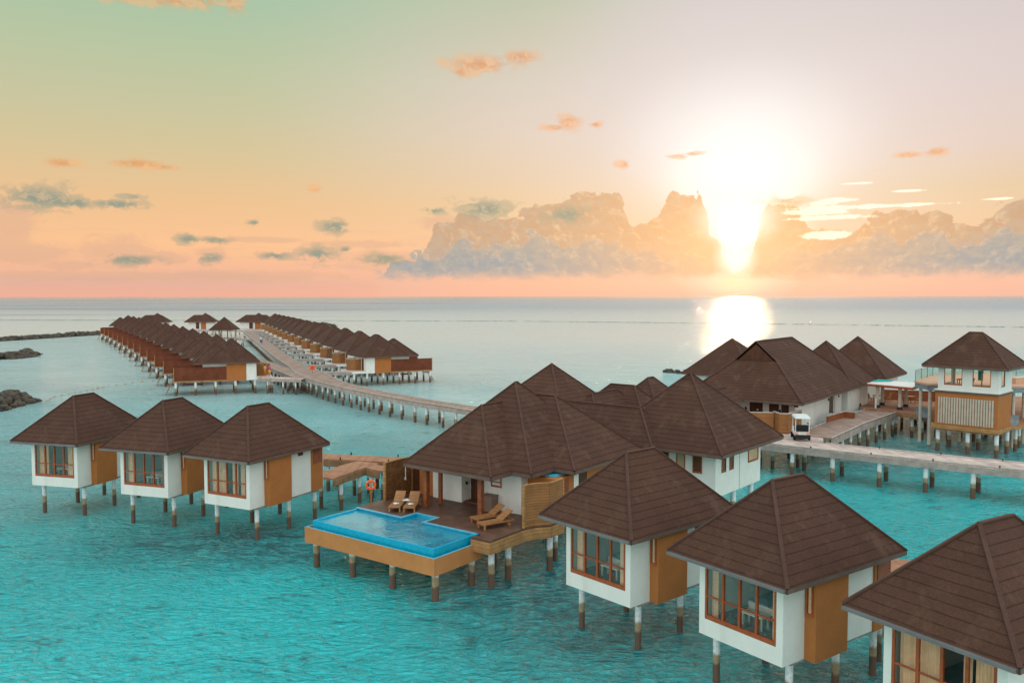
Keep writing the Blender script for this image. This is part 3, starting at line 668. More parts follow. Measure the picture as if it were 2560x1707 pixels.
# ------------------------------------------------------------------ main hall
H=(24.7,70.8,0); HR=-37
T=thing('reception_hall','largest roofed hall with a dark gable vent, brown doors and long white wall','hall',H,HR)
def hallroof():
    r=MB();caps=MB(); x0,x1,y0,y1=-11.,0,0,18.8; ze=4.9; p=.9; h=5.5; g=3.55
    zr=ze+p*h; zg=ze+p*g
    A=(-5.5,g,zr); Bk=(-5.5,y1-h,zr); c=[(x0,y0,ze),(x1,y0,ze),(x1,y1,ze),(x0,y1,ze)]
    gl=(x0+g,g,zg); gr=(x1-g,g,zg)
    r.add(c+[A,Bk,gl,gr],[(0,1,7,6),(1,2,5,4,7),(2,3,5),(3,0,6,4,5)])
    for q,s in ((c[1],gr),(gr,A),(c[0],gl),(gl,A),(A,Bk),(c[2],Bk),(c[3],Bk)): caps.beam((q[0],q[1],q[2]+.02),(s[0],s[1],s[2]+.02),.2,.08)
    r.hip(-9.25,-5.25,-9.,4,ze-.004,.42,caps)
    ro=r.build('roof','roof',T); caps.build('ridge_cap','roofcap',ro)
    MB().add([(gl[0]+.3,g+.03,zg+.02),(gr[0]-.3,g+.03,zg+.02),(-5.5,g+.03,zr-.25)],[(0,1,2)]).build('gable_vent','darkwood',ro)
    f=MB(); poly_fascia(f,rect(x0,x1,y0,y1),ze-.19,ze-.015); poly_fascia(f,rect(-9.25,-5.25,-9,4),ze-.185,ze-.02); f.build('fascia','fascia',ro)
    MB().box(x0+.06,x1-.06,y0+.06,y1-.06,ze-.23,ze-.2).build('soffit','soffit',ro)
hallroof()
w=MB(); w.box(-10.,-1.3,2.0,2.2,2.0,4.66); w.box(-1.5,-1.3,2.2,12.,2.0,4.66); w.box(-1.5,-1.3,14.,16.2,2.0,4.66); w.box(-8.6,-6.4,-8,2.,2.,4.66); w.box(-10,-1.5,16.,16.2,2,4.66); w.box(-10,-1.55,2.2,16,2.0,2.4)
w.build('wall','white',T)
MB().box(-2.2,-2.0,12.,14.,2.4,4.66).build('recess_wall','peach',T)
for a,b,zt_ in ((-5.4,-4.2,4.45),(-3.6,-2.75,4.4),(-2.5,-1.85,4.4)): MB().box(a,b,1.95,2.0,2.4,zt_).build('door','darkwood',T)
MB().box(-4.75,-4.6,1.93,1.95,3.75,3.85).build('door_sign','paper',T)
for x_ in (-5.75,-2.63): MB().box(x_-.06,x_+.06,1.88,2.0,3.65,3.95).build('wall_lamp','black',T)
MB().box(-1.3,-1.2,11.55,11.62,3.9,4.1).build('wall_lamp','black',T); MB().box(-1.3,-1.2,15.,15.07,3.9,4.1).build('wall_lamp','black',T)
MB().box(-1.32,-1.0,1.75,2.,4.3,4.66).build('corner_bracket','darkwood',T)
posts(T,[(-1.8,2.6),(-1.8,7),(-1.8,11.5),(-1.8,15.5),(-5,3),(-9,3),(-9,9),(-13,-7),(-7.5,-7),(-5,15)],2.05,.17)
def hw(x,y,z=0): t=rad(HR); return (H[0]+x*math.cos(t)-y*math.sin(t),H[1]+x*math.sin(t)+y*math.cos(t),z)
# service fences in front of the hall (world coordinates)
def wfence(label,pts,z0,z1,m,th=.1,cap='kerbrail'):
    T=thing('plank_fence',label,'fence',(0,0,0),0)
    for a,b in zip(pts,pts[1:]): MB().beam((*a,(z0+z1)/2),(*b,(z0+z1)/2),th,z1-z0).build('plank_panel',m,T)
    c=MB()
    for a,b in zip(pts,pts[1:]): c.beam((*a,z1+.03),(*b,z1+.03),th+.08,.06)
    c.build('top_rail',cap,T); return T
wfence('low golden plank fence before the brown doors, left of the corner enclosure',[(17.2,72.2),(22.45,71.5)],2.4,4.0,'screen')
wfence('folded golden plank enclosure behind the white buggy',[(22.6,71.9),(22.7,70.7),(23.3,70.4),(25.2,72.6)],2.4,4.05,'screen')
T=thing('service_deck','pale timber deck corner under the white buggy beside the hall','deck',(0,0,0),0)
MB().prism([(15.5,69.5),(20.2,65.6),(25.2,67.3),(27.,72.5),(23,76),(15,76)],2.2,2.345).build('deck_boards','walk',T)
posts(T,[(19,68.5),(21.2,67.6),(23.4,68),(20.,71.5),(24,72),(18,73)],2.2,.15,10)
o=wfence('short brown planter wall on the ramp beside the long white wall',[(29.0,76.7),(31.8,79.8),(32.6,79.2)],2.4,2.95,'louvre')
# golf cart
CX=thing('golf_buggy','white roofed golf buggy seen from behind, parked on the pale deck','golf buggy',(23.35,66.9,2.37),-12)
b=MB(); b.box(-.56,.56,.0,2.3,.40,.62); b.box(-.54,.54,.75,1.15,.62,.78); b.box(-.52,.52,2.1,2.45,.3,.85); b.build('body','whiteplastic',CX)
MB().box(-.55,.55,-.10,.0,.20,.50).build('bumper','black',CX); MB().box(-.52,.52,.02,2.28,.2,.395).build('chassis','black',CX)
MB().box(-.50,.50,.02,.10,.50,.74).build('rear_panel','cream',CX)
MB().box(-.14,.14,-.105,-.10,.5,.56); MB().box(-.13,.13,0.0,.02,.56,.64).build('number_plate','paper',CX)
MB().box(-.55,.55,.12,.5,.74,.84).build('rear_seat','black',CX)
MB().box(-.55,.55,.5,.6,.84,1.22).build('seat_back','black',CX)
MB().box(-.52,.52,.85,1.25,.80,.88).build('front_seat','black',CX)
rf=MB(); rf.prism([(-.58,-.1),(.58,-.1),(.62,.3),(.62,1.9),(.54,2.2),(-.54,2.2),(-.62,1.9),(-.62,.3)],1.80,1.87); rf.prism([(-.5,0),(.5,0),(.54,.3),(.54,1.8),(.46,2.1),(-.46,2.1),(-.54,1.8),(-.54,.3)],1.87,1.93); rf.build('canopy_roof','whiteplastic',CX)
for x_ in (-.52,.52):
    for y_,y2 in ((.1,.05),(2.1,1.9)): MB().beam((x_,y_,.7),(x_,y2,1.8),.05,.05).build('roof_strut','whiteplastic',CX)
MB().add([(-.5,2.13,.9),(.5,2.13,.9),(.5,1.95,1.75),(-.5,1.95,1.75)],[(0,1,2,3)]).build('windscreen','railglass',CX)
for x_ in (-.43,.43): MB().box(x_-.11,x_+.11,-.02,.02,.5,.68).build('tail_light','rosylight',CX)
for x_ in (-.56,.56):
    for y_ in (.35,2.0):
        m=MB(); n_=16; vs=[(x_-.09,y_+.22*math.cos(2*PI*i/n_),.22+.22*math.sin(2*PI*i/n_)) for i in range(n_)]+[(x_+.09,y_+.22*math.cos(2*PI*i/n_),.22+.22*math.sin(2*PI*i/n_)) for i in range(n_)]
        m.add(vs,[tuple(range(n_)),tuple(range(n_,2*n_))]+[(i,(i+1)%n_,n_+(i+1)%n_,n_+i) for i in range(n_)]); m.build('wheel','rubber',CX)
MB().torus((-.25,1.6,1.05),.16,.015,1,14,5).build('steering_wheel','black',CX)
MB().box(.6,.74,1.95,1.98,1.1,1.2).build('mirror','black',CX)
# ------------------------------------------------------------------ back pyramids
roofhouse('pyramid roofed house left of the hall, directly under the setting sun',(24.0,97.25,0),-39,[(-4.4,4.4,-.6,8.2,4.9,.93)],name='pyramid_house')
roofhouse('smaller pyramid roofed house just right of the hall ridge',(30.95,86.2,0),-39,[(-4.2,4.2,0.,8.4,4.9,1.03)],name='pyramid_house')
roofhouse('rightmost of the pyramid roofed houses behind the hall',(41.4,92.4,0),-39,[(-8.8,0,0,8.8,4.9,.99)],name='pyramid_house')
# ------------------------------------------------------------------ two storey house at right
TW=(41.8,71.7,0); TR=-46
T=thing('tower_house','square two storey house with cream slatted ochre base and white windowed top','house',TW,TR)
w=MB(); w.box(-5.1,0,0,.12,2.5,5.36); w.box(-.12,0,.12,3.6,2.5,5.36); w.box(-5.1,-4.98,.12,3.6,2.5,5.36); w.box(-5.1,0,3.6,3.72,2.5,5.36)
w.build('ochre_wall','orange',T)
MB().box(-4.85,-.25,-.02,0,2.62,4.98).build('slat_backing','slatred',T)
s_=MB()
n=21
for i in range(n): x_=-4.85+i*(4.6/n); s_.box(x_+.02,x_+.155,-.06,-.02,2.62,4.98)
s_.build('slats','slatwhite',T)
MB().box(-5.35,.15,-.2,3.9,2.12,2.5).build('base_beam','skirt',T)
MB().box(-5.25,.05,-.1,3.8,1.98,2.115).build('floor_beam','beam_brown',T)
MB().box(-5.15,.06,-.08,3.85,5.36,5.55).build('dark_band','fascia',T)
MB().box(-5.2,.1,-.1,3.9,5.55,5.66).build('ledge','white',T)
u=MB(); xa,xb=-4.9,0.02; ZB,Zt=5.66,7.62
wins=[(-4.39,-2.89),(-2.05,-.6)]
u.box(xa,xb,0,.12,ZB,6.08)
for a,b in ((xa,-4.39),(-2.89,-2.05),(-.6,xb)): u.box(a,b,0,.12,6.08,Zt)
u.box(xb-.12,xb,.12,3.7,ZB,6.08); u.box(xb-.12,xb,.12,.75,6.08,Zt); u.box(xb-.12,xb,1.75,3.7,6.08,Zt)
u.box(xa,xa+.12,.12,3.7,ZB,6.08); u.box(xa,xa+.12,.12,.45,6.08,Zt);u.box(xa,xa+.12,3.3,3.7,6.08,Zt)
for a,b in ((xa+.12,-4.65),(-.3,xb-.12)): u.box(a,b,3.58,3.7,ZB,Zt)
u.box(-4.65,-.3,3.58,3.7,ZB,5.8);u.box(-4.65,-.3,3.58,3.7,7.4,Zt)
u.build('upper_wall','white',T)
MB().box(xa+.12,xb-.12,.12,3.58,5.67,5.72).build('upper_floor','peach',T)
for i,(a,b) in enumerate(wins): window(T,'y-',a,b,6.08,Zt-.01,.03,.06,i,None,.06)
window(T,'x+',.75,1.75,6.08,Zt-.01,xb-.03,.06,0,None,.06)
r=MB();caps=MB(); r.hip(-6.0,1.0,-.95,5.0,7.85,.98,caps); ro=r.build('roof','roof',T); caps.build('ridge_cap','roofcap',ro)
f=MB(); poly_fascia(f,rect(-6.,1.,-.95,5.),7.67,7.835); f.build('fascia','fascia',ro); MB().box(-5.94,.94,-.89,4.94,7.63,7.665).build('soffit','soffit',ro)
posts(T,[(-4.9,.3),(-2.4,.3),(-.1,.3),(-4.9,3.2),(-2.4,3.2),(-.1,3.2)],2.0,.18)
def tw(x,y,z=0): t=rad(TR); return (TW[0]+x*math.cos(t)-y*math.sin(t),TW[1]+x*math.sin(t)+y*math.cos(t),z)
# furniture upstairs
T=thing('dining_table','wooden table seen through the upper left window of the two storey house','table',tw(-3.4,2.2,5.72),TR)
MB().box(-.6,.6,-.35,.35,.7,.75).build('table_top','teak',T)
for a in(-.5,.5):
    for b in (-.28,.28): MB().box(a-.03,a+.03,b-.03,b+.03,0,.7).build('leg','teakframe',T)
def chair(label,loc,rot,m='teak',group='wooden chairs around the house and terrace'):
    T=thing('chair',label,'chair',loc,rot,group)
    MB().box(-.22,.22,-.22,.22,.42,.46).build('seat',m,T)
    MB().add([(-.22,.2,.46),(.22,.2,.46),(.22,.34,.98),(-.22,.34,.98),(-.22,.23,.46),(.22,.23,.46),(.22,.37,.98),(-.22,.37,.98)],[(0,1,2,3),(7,6,5,4),(0,4,5,1),(1,5,6,2),(2,6,7,3),(3,7,4,0)]).build('backrest',m,T)
    for a in(-.19,.19):
        for b in (-.19,.19): MB().box(a-.02,a+.02,b-.02,b+.02,0,.42).build('leg','teakframe',T)
    return T
chair('wooden chair at the right of the upper left window',tw(-2.7,1.3,5.72),TR-100)
chair('wooden chair seen in the upper right window of the two storey house',tw(-.9,1.6,5.72),TR-80)
T=thing('hanging_towel','teal towel hanging inside the upper right window','towel',tw(-1.75,1.1,6.55),TR)
MB().box(-.2,.2,-.02,.02,0,.85).build('cloth','teal',T); MB().box(-.25,.25,-.02,.02,.86,.9).build('rod','whiteplastic',T)
# upper terrace with glass railing
T=thing('roof_terrace','pale upper terrace with glass railing behind the two storey house','terrace',(0,0,0),0)
tp=[(39.0,80.9),(39.0,78.0),(41.2,77.2),(45.2,75.2),(47.2,76.6),(53,80),(53,92),(44.5,92)]
MB().prism([(39.0,80.9),(39.05,78.2),(41.,77.6),(44.9,76.2),(46.6,76.2),(52,80),(52,90),(43.6,87)],5.62,5.78).build('terrace_floor','peach',T)
MB().beam((39.1,78.25,5.4),(41.2,77.5,5.4),.2,.42).build('edge_beam','bluegrey',T)
MB().beam((39.1,78.3,5.4),(39.1,80.8,5.4),.2,.42).build('edge_beam','bluegrey',T)
MB().beam((45.0,76.0,5.4),(46.7,76.2,5.4),.2,.42).build('edge_beam','bluegrey',T)
MB().beam((46.8,76.3,5.4),(52,80,5.4),.2,.42).build('edge_beam','bluegrey',T)
for (x_,y_) in ((39.4,80.4),(39.4,78.6),(41.5,82.8),(43.,80.),(46.3,77.),(44.,84.),(48.5,79.),(47,83),(50.,86)): MB().cyl(x_,y_,-.6,5.6,.15,10).build('column','cream',T)
T=thing('glass_railing','glass railing with slim grey posts around the upper terrace','railing',(0,0,0),0)
rp=[(39.06,80.82),(40.64,82.87),(41.92,84.26),(43.45,86.22),(46.2,87.2),(48.6,88.2),(51.9,89.8),(51.9,80.2)]
for (x_,y_) in rp[:4]: MB().cyl(x_,y_,5.78,6.85,.04,8).build('railing_post','metal',T)
pp=dens([(*p,0) for p in rp[3:]],1.6)
for q in pp[1:]: MB().cyl(q[0],q[1],5.78,6.85,.04,8).build('railing_post','metal',T)
for a,b in zip(rp,rp[1:]): MB().beam((*a,6.3),(*b,6.3),.02,.95).build('glass_panel','railglass',T)
hr=MB()
for a,b in zip(rp,rp[1:]): hr.beam((*a,6.82),(*b,6.82),.05,.05)
hr.build('handrail','metal',T)
T=thing('planter_block','low peach parapet block at the right side of the upper terrace','parapet',(0,0,0),0)
MB().beam((46.9,78.2,6.05),(50.5,80.6,6.05),.6,.54).build('block','peach',T); MB().beam((46.9,78.2,6.34),(50.5,80.6,6.34),.66,.04).build('coping','cream',T)
# lower deck right of the ramp
T=thing('dining_deck','lower plank deck with cream columns beneath the canopy','deck',(0,0,0),0)
MB().prism([(36.0,86.),(38.6,83.6),(40.2,79.8),(46.5,76.5),(54,80),(60,96),(40,97)],2.3,2.44).build('deck_boards','walk_orange',T)
for a,b in (((38.6,83.6),(40.2,79.8)),((40.2,79.8),(46.5,76.5)),((46.5,76.5),(54,80))): MB().beam((*a,2.13),(*b,2.13),.15,.34).build('side_beam','beam_brown',T)
pl=[]
random.seed(3)
for i in range(6):
    for j in range(4): pl.append((40.+i*2.2+j*.6,81.2-i*.6+j*3.4))
pl+=[(39.,84.6),(38.2,86.5),(39.6,82.4)]
posts(T,pl,2.31,.15,10)
for lab,pts in (('grey blue plank fence below the upper terrace, left of the two storey house',[(39.15,80.7),(40.15,79.9)]),('grey blue plank fence right of the two storey house',[(44.2,74.6),(45.6,75.0)])):
    wfence(lab,pts,2.3,3.25,'bluegrey',.12,'bluegrey')
T=thing('side_landing','small ochre edged landing at the right side of the two storey house','landing',(0,0,0),0)
MB().prism([(43.4,73.9),(45.9,74.3),(47.5,77.),(44.5,77.5)],2.15,2.35).build('landing_boards','skirt',T); posts(T,[(45.4,75.),(46.8,76.8)],2.16,.16)
# canopy
T=thing('flat_canopy','flat canopy with pale sheet roof and brown edge on cream columns','canopy',(0,0,0),0)
MB().prism([(36.6,87.6),(39.9,83.1),(42.9,87.0),(39.4,91.2)],4.86,4.93).build('canopy_sheet','canopy',T)
for a,b in (((36.6,87.6),(39.9,83.1)),((39.9,83.1),(42.9,87.0))): MB().beam((*a,4.76),(*b,4.76),.1,.22).build('edge_beam','frame',T)
T2=T
for (x_,y_) in ((37.7,90.1),(36.6,88.0),(38.0,86.7),(39.4,88.7),(39.5,84.9),(41.2,87.2)):
    c_=MB().cyl(x_,y_,2.44,4.86,.17,12).build('column','cream',T2); MB().cyl(x_,y_,2.44,2.72,.30,12,.22).build('column_foot','colbase',c_)
T=thing('teal_awning','teal awning sheet lying over the far edge of the canopy','awning',(0,0,0),0)
MB().prism([(37.9,88.4),(40.2,88.6),(41.,89.6),(39.1,90.9)],4.96,5.0).build('awning_sheet','teal',T)
for k,(x_,y_,lab) in enumerate(((40.2,91.2,'wooden table behind the canopy columns'),(43.0,90.2,'wooden table near the right end of the dining deck'))):
    T=thing('dining_table',lab,'table',(x_,y_,2.44),20,'tables on the dining deck')
    MB().box(-.6,.6,-.4,.4,.7,.76).build('table_top','teak',T)
    for a in(-.5,.5):
        for b in (-.3,.3): MB().box(a-.035,a+.035,b-.035,b+.035,0,.7).build('leg','teakframe',T)
    chair('wooden chair left of the '+lab,(x_-1.,y_-.1,2.44),100); chair('wooden chair right of the '+lab,(x_+1.,y_+.1,2.44),-80)
wfence('reddish plank wall at the back of the dining deck',[(41.5,93.4),(50.,90.5)],2.44,3.5,'louvre',.1,'louvre')
T=thing('white_bollard','white post where the ramp meets the dining deck','post',(37.6,86.2,2.44),0); MB().box(-.07,.07,-.07,.07,0,.95).build('shaft','whiteplastic',T); MB().box(-.09,.09,-.09,.09,.95,1.).build('cap','whiteplastic',T)
# ------------------------------------------------------------------ far villas
def farvilla(mir):
    T=thing('row_villa','','villa')
    N=lambda: MB(mir)
    ze=4.62
    r=N();caps=N()
    r.hip(1.8,9.2,-.6,8.6,ze,.87,caps); r.hip(4.6,10.9,-.604,5.4,ze+.004,.86,caps)
    ro=r.build('roof','roof',T); caps.build('ridge_cap','roofcap',ro)
    f=N(); f.box(1.8,10.9,-.6,-.55,ze-.17,ze-.015); f.box(1.8,1.85,-.55,8.6,ze-.17,ze-.015); f.box(10.85,10.9,-.55,5.4,ze-.17,ze-.015); f.box(1.85,9.2,8.55,8.6,ze-.17,ze-.015)
    f.build('fascia','fascia',ro); N().box(1.86,10.8,-.54,4.6,ze-.21,ze-.18).build('soffit','soffit',ro); N().box(1.86,9.1,4.6,8.5,ze-.21,ze-.18).build('soffit','soffit',ro)
    w=N(); w.box(2.3,3.7,0,.15,1.95,4.4); w.box(2.3,2.45,.15,6.,1.95,4.4); w.box(2.45,9.6,5.85,6.,1.95,4.4); w.box(6.4,9.6,.3,.45,1.95,4.4); w.build('wall','white',T)
    N().box(3.7,6.4,-.02,.15,1.94,4.4).build('ochre_wall','orange',T)
    N().box(2.26,2.3,1.2,2.0,2.3,4.2).build('door','darkwood',T)
    N().box(6.4,13.5,-.02,.06,2.12,4.0).build('slat_screen','screen_red',T)
    N().box(6.4,13.5,-.05,.3,1.92,2.115).build('ochre_beam','skirt',T)
    N().box(13.38,13.5,-.06,.12,2.0,4.0).build('end_post','orangewood',T)
    N().box(9.6,13.5,.3,6.2,1.95,2.12).build('terrace_floor','deck',T)
    N().box(9.55,13.5,6.1,6.2,2.12,3.9).build('slat_screen','screen_red',T)
    N().box(.0,2.3,0,6.,2.0,2.3).build('porch_floor','white',T)
    N().box(.05,2.28,.05,5.9,2.3,2.34).build('porch_boards','walk',T)
    N().box(9.7,12.,5.,6.1,1.0,1.15).build('swim_platform','deck',T)
    # curved outdoor shower screen on the porch
    s=N(); pts=[(2.25,2.4),(1.2,2.25),(.55,2.7),(.35,3.5),(.6,4.5),(1.3,5.0),(2.25,5.0)]
    for a,b in zip(pts,pts[1:]): s.beam((*a,3.2),(*b,3.2),.08,1.8)
    s.build('shower_screen','screen',T)
    c=N()
    for a,b in zip(pts,pts[1:]): c.beam((*a,4.12),(*b,4.12),.14,.05)
    c.build('screen_rail','cream',T)
    st=N(); st.beam((13.55,2.0,2.1),(14.6,2.0,.0),.08,.1); st.beam((13.55,2.7,2.1),(14.6,2.7,.0),.08,.1)
    for i in range(5): st.box(13.65+i*.2,13.85+i*.2,2.0,2.7,1.85-i*.4,1.9-i*.4)
    st.build('water_stairs','skirt',T)
    N().box(13.5,14.4,2.9,4.4,1.35,1.45).build('swim_platform','deck',T)
    for x_ in (.4,2.5,5.2,7.9,10.6,13.2):
        for y_ in (.25,2.9,5.7):
            m=N().cyl(x_,y_,-.6,1.96 if x_>2.4 else 2.0,.17,8); m.build('post','post',T)
    return T
LV0=farvilla(-1); RV0=farvilla(1)
LV0['group']='left row of far villas'; RV0['group']='right row of far villas'
ordn=['nearest','second','third','fourth','fifth','sixth','seventh','eighth','ninth','tenth','eleventh','twelfth','farthest']
x,y=-34.9,121.9
for i in range(13):
    lab='%s villa of the left far row, red-brown slat screen beside its terrace'%ordn[i]
    if i==0: LV0.location=(x,y,0); LV0.rotation_euler=(0,0,rad(20.5)); LV0['label']=lab
    else: copytree(LV0,(x,y,0),20.5,lab)
    x+=-6.55-.1*i; y+=12.35+.07*i
x,y=-24.8,129.5
RVp=[]
for i in range(13):
    lab='%s villa of the right far row, golden shower screen on its porch'%ordn[i]
    if i==0: RV0.location=(x,y,0); RV0.rotation_euler=(0,0,rad(29)); RV0['label']=lab
    else: copytree(RV0,(x,y,0),29,lab)
    RVp.append((x,y)); x+=-5.25; y+=13.75
# spurs from the long jetty to each right-row villa
S0=thing('villa_spur','','walkway',group='plank spurs from the long jetty to the right row villas')
MB().box(-5.2,0.,.2,1.5,2.12,2.28).build('deck_boards','beam',S0)
for yy in (.25,1.45): MB().box(-5.2,0.,yy-.05,yy+.05,1.8,2.12).build('side_beam','beam',S0)
for xx in (-4.4,-2.6,-.8):
    for yy in (.35,1.35): MB().cyl(xx,yy,-.6,2.12,.13,8).build('post','post',S0)
for i,(x,y) in enumerate(RVp):
    lab='plank spur reaching the porch of the %s villa in the right far row'%ordn[i]
    if i==0: S0.location=(x,y,0); S0.rotation_euler=(0,0,rad(8)); S0['label']=lab
    else: copytree(S0,(x,y,0),8,lab)
walkway('short plank link from the nearest left row villa to the branch jetty',[(-36.6,121.6,1.5),(-29.8,119.6,1.5)],2.3,'walk','beam',2.4,.13,kerb=False)
def endvilla(label,loc,rot,w=11.,d=8.):
    T=thing('end_villa',label,'villa',loc,rot,'villas at the far ends of the jetty')
    r=MB();caps=MB(); ze=4.8; r.hip(0,w,0,d*.72,ze,.85,caps); r.hip(w*.28,w*.28+7.2,-.002,7.2,ze+.004,.88,caps)
    ro=r.build('roof','roof',T); caps.build('ridge_cap','roofcap',ro)
    f=MB(); f.box(0,w,0,.05,ze-.17,ze-.015); f.box(0,.05,.05,d*.7,ze-.17,ze-.015); f.box(w-.05,w,.05,d*.7,ze-.17,ze-.015); f.build('fascia','fascia',ro)
    MB().box(.06,w-.06,.06,d*.7,ze-.21,ze-.18).build('soffit','soffit',ro)
    wl=MB(); wl.box(1.2,w-1.,.9,d*.66,2.1,4.58); wl.build('wall','white',T)
    MB().box(w*.52,w*.68,.82,.9,2.1,4.58).build('ochre_wall','orange',T)
    MB().box(w*.36,w*.46,.82,.9,2.3,4.5).build('door','darkwood',T)
    MB().box(.8,w-.6,-.6,5.6,1.95,2.1).build('floor_slab','beam',T)
    posts(T,[(1.5,0.),(4.,0.),(7.,0.),(w-1.2,0.),(1.5,4.5),(4.,4.5),(7.,4.5),(w-1.2,4.5)],1.96,.17,8)
    return T
endvilla('far white and ochre villa standing alone left of the open gazebo',(-119.,304.,0),6)
endvilla('far villa at the head of the long jetty, beside the right row',(-101.,306.,0),-6,13.5)
endvilla('far villa behind the end of the left row, mostly roof',(-136.5,303.,0),0,11.5)
walkway('distant cross jetty linking the far end villas',[(-130,296.5,3),(-112,297.,3),(-84,289.,3)],2.3,'walk','beam',6.,.16,kerb=False)
# gazebo
T=thing('gazebo','open sided gazebo with pyramid roof between the two far rows','gazebo',(-81,236,0),0)
r=MB();caps=MB(); r.hip(-3.3,3.3,-3.3,3.3,4.75,1.06,caps); ro=r.build('roof','roof',T); caps.build('ridge_cap','roofcap',ro)
MB().box(-3.2,3.2,-3.2,3.2,4.62,4.74).build('soffit','fascia',ro)
for a in(-2.4,2.4):
    for b in(-2.4,2.4): MB().cyl(a,b,-.6,4.65,.2,10).build('column','cream',T)
for b in (-2.4,2.4): MB().cyl(0,b,-.6,4.65,.14,10).build('column','beam_brown',T)
MB().box(-3.6,3.6,-3.,3.,2.05,2.3).build('gazebo_floor','beam',T)
for a in(-2.2,0,2.2):
    MB().cyl(a,0,-.6,2.06,.15,8).build('post','post',T)
walkway('low plank link from the gazebo to the long jetty',[(-77.6,236,2),(-71.,236.5,2)],2.28,'walk','beam',3.,.14,kerb=False)
# lifebuoy stand at the junction
lifebuoy('orange lifebuoy board on the far jetty where the two jetties part',(-30.4,127.2,2.35),10,.75,True)
# people
def person(label,loc,rot,top,bottom,arm=0.):
    T=thing('person',label,'person',loc,rot)
    J=[((0,0,.92),.13,-1),((0,0,1.15),.135,0),((0,0,1.36),.15,1),((0,0,1.48),.055,2),((0,-.01,1.62),.095,3),((0,0,1.70),.07,4),
       ((.2,0,1.38),.055,2),((.25,-.05,1.12),.04,6),((.24,-.18,.92),.032,7),((-.2,0,1.38),.055,2),((-.25,.02,1.12),.04,9),((-.23,-.1,.9),.032,10),
       ((.09,0,.82),.09,0),((.10,-.02,.46),.062,12),((.10,.02,.08),.045,13),((.10,-.13,.04),.035,14),((-.09,0,.82),.09,0),((-.10,.05,.46),.062,16),((-.10,.1,.08),.045,17),((-.10,-.02,.04),.035,18)]
    me=bpy.data.meshes.new('body'); me.from_pydata([j[0] for j in J],[(i,j[2]) for i,j in enumerate(J) if j[2]>=0],[])
    o=bpy.data.objects.new('body',me); COL.objects.link(o); o.parent=T; me.materials.append(M['skin'])
    md=o.modifiers.new('skin','SKIN')
    for i,j in enumerate(J): me.skin_vertices[0].data[i].radius=(j[1],j[1])
    me.skin_vertices[0].data[0].use_root=True
    s=o.modifiers.new('sub','SUBSURF'); s.levels=1; s.render_levels=1
    def loft(rs,name,m):
        n=12; vs=[];fs=[]
        for z,rx,ry in rs:
            for i in range(n): a=2*PI*i/n; vs.append((rx*math.cos(a),ry*math.sin(a),z))
        for k in range(len(rs)-1):
            for i in range(n): fs.append((k*n+i,k*n+(i+1)%n,(k+1)*n+(i+1)%n,(k+1)*n+i))
        fs.append(tuple(range(n))[::-1]); fs.append(tuple(range((len(rs)-1)*n,len(rs)*n)))
        MB().add(vs,fs).build(name,m,T,True)
    loft([(.88,.19,.15),(1.1,.17,.14),(1.3,.22,.15),(1.42,.2,.13),(1.47,.09,.08)],'shirt',top)
    loft([(.3,.16,.14),(.6,.19,.15),(.9,.185,.15)],'lower_garment',bottom)
    MB().ball((0,.02,1.67),.115,10,7,(.95,1,.95)).build('hair','hair',T,True)
    return T
person('person in a yellow top on the porch of the nearest left row villa',(-36.3,122.7,2.34),200,'yellow','orangewood')
person('person in a pink top beside the one in yellow',(-35.7,122.9,2.34),160,'pink','yellow')
person('person in pale blue walking on the long jetty',(-62.2,208.,2.36),20,'paleblue','bluetrouser')
person('person in blue trousers and white shirt walking behind the one in pale blue',(-63.2,210.4,2.36),10,'cloth','bluetrouser')
# bicycles by a porch
def bicycle(label,loc,rot):
    T=thing('bicycle',label,'bicycle',loc,rot,'bicycles parked on a far villa porch')
    for x_ in (-.5,.5): MB().torus((x_,0,.34),.31,.03,1,20,6).build('wheel','rubber',T,True)
    f=MB(); f.beam((-.5,0,.34),(-.12,0,.78),.03,.03); f.beam((-.12,0,.78),(.35,0,.8),.03,.03); f.beam((-.12,0,.78),(0,0,.3),.03,.03); f.beam((0,0,.3),(.35,0,.8),.03,.03); f.beam((.5,0,.34),(.33,0,.95),.03,.03); f.beam((-.5,0,.34),(0,0,.3),.03,.03)
    f.build('frame','metal',T); MB().box(-.25,-.02,-.06,.06,.82,.87).build('saddle','black',T); MB().beam((.33,-.25,.98),(.33,.25,.98),.03,.03).build('handlebar','black',T)
for i,lab in enumerate(('bicycle leaning nearest the jetty on the third right row porch','bicycle behind the first one on the third right row porch','innermost bicycle on the third right row porch')):
    bicycle(lab,(RVp[2][0]+.7+i*.35,RVp[2][1]+.9+i*.25,2.34),-20)
# ------------------------------------------------------------------ rocks, reef, floats
def rocks(name,label,pts,wid,hgt,size,count,seed,cat='rocks'):
    random.seed(seed); b=MB()
    seg=[math.dist(p,q) for p,q in zip(pts,pts[1:])]; tot=sum(seg)
    for i in range(count):
        t=random.uniform(0,tot); k=0
        while t>seg[k] and k<len(seg)-1: t-=seg[k]; k+=1
        f=t/seg[k]; p,q=pts[k],pts[k+1]; px=p[0]+(q[0]-p[0])*f; py=p[1]+(q[1]-p[1])*f
        d=Vector((q[0]-p[0],q[1]-p[1])).normalized(); e=random.gauss(0,.38); e=max(-1,min(1,e))
        gl=(sum(seg[:k])+t)/tot; taper=min(1,min(gl,1-gl)*9+.35)
        z=hgt*taper*(1-abs(e))*random.uniform(.55,1)-size*.35
        r=size*random.uniform(.55,1.25)
        b.ball((px-d.y*e*wid,py+d.x*e*wid,z),r,7,5,(random.uniform(.8,1.3),random.uniform(.8,1.3),random.uniform(.55,.85)),.18)
    o=b.build(name,'rock'); tag(o,label,cat,None,'stuff'); return o
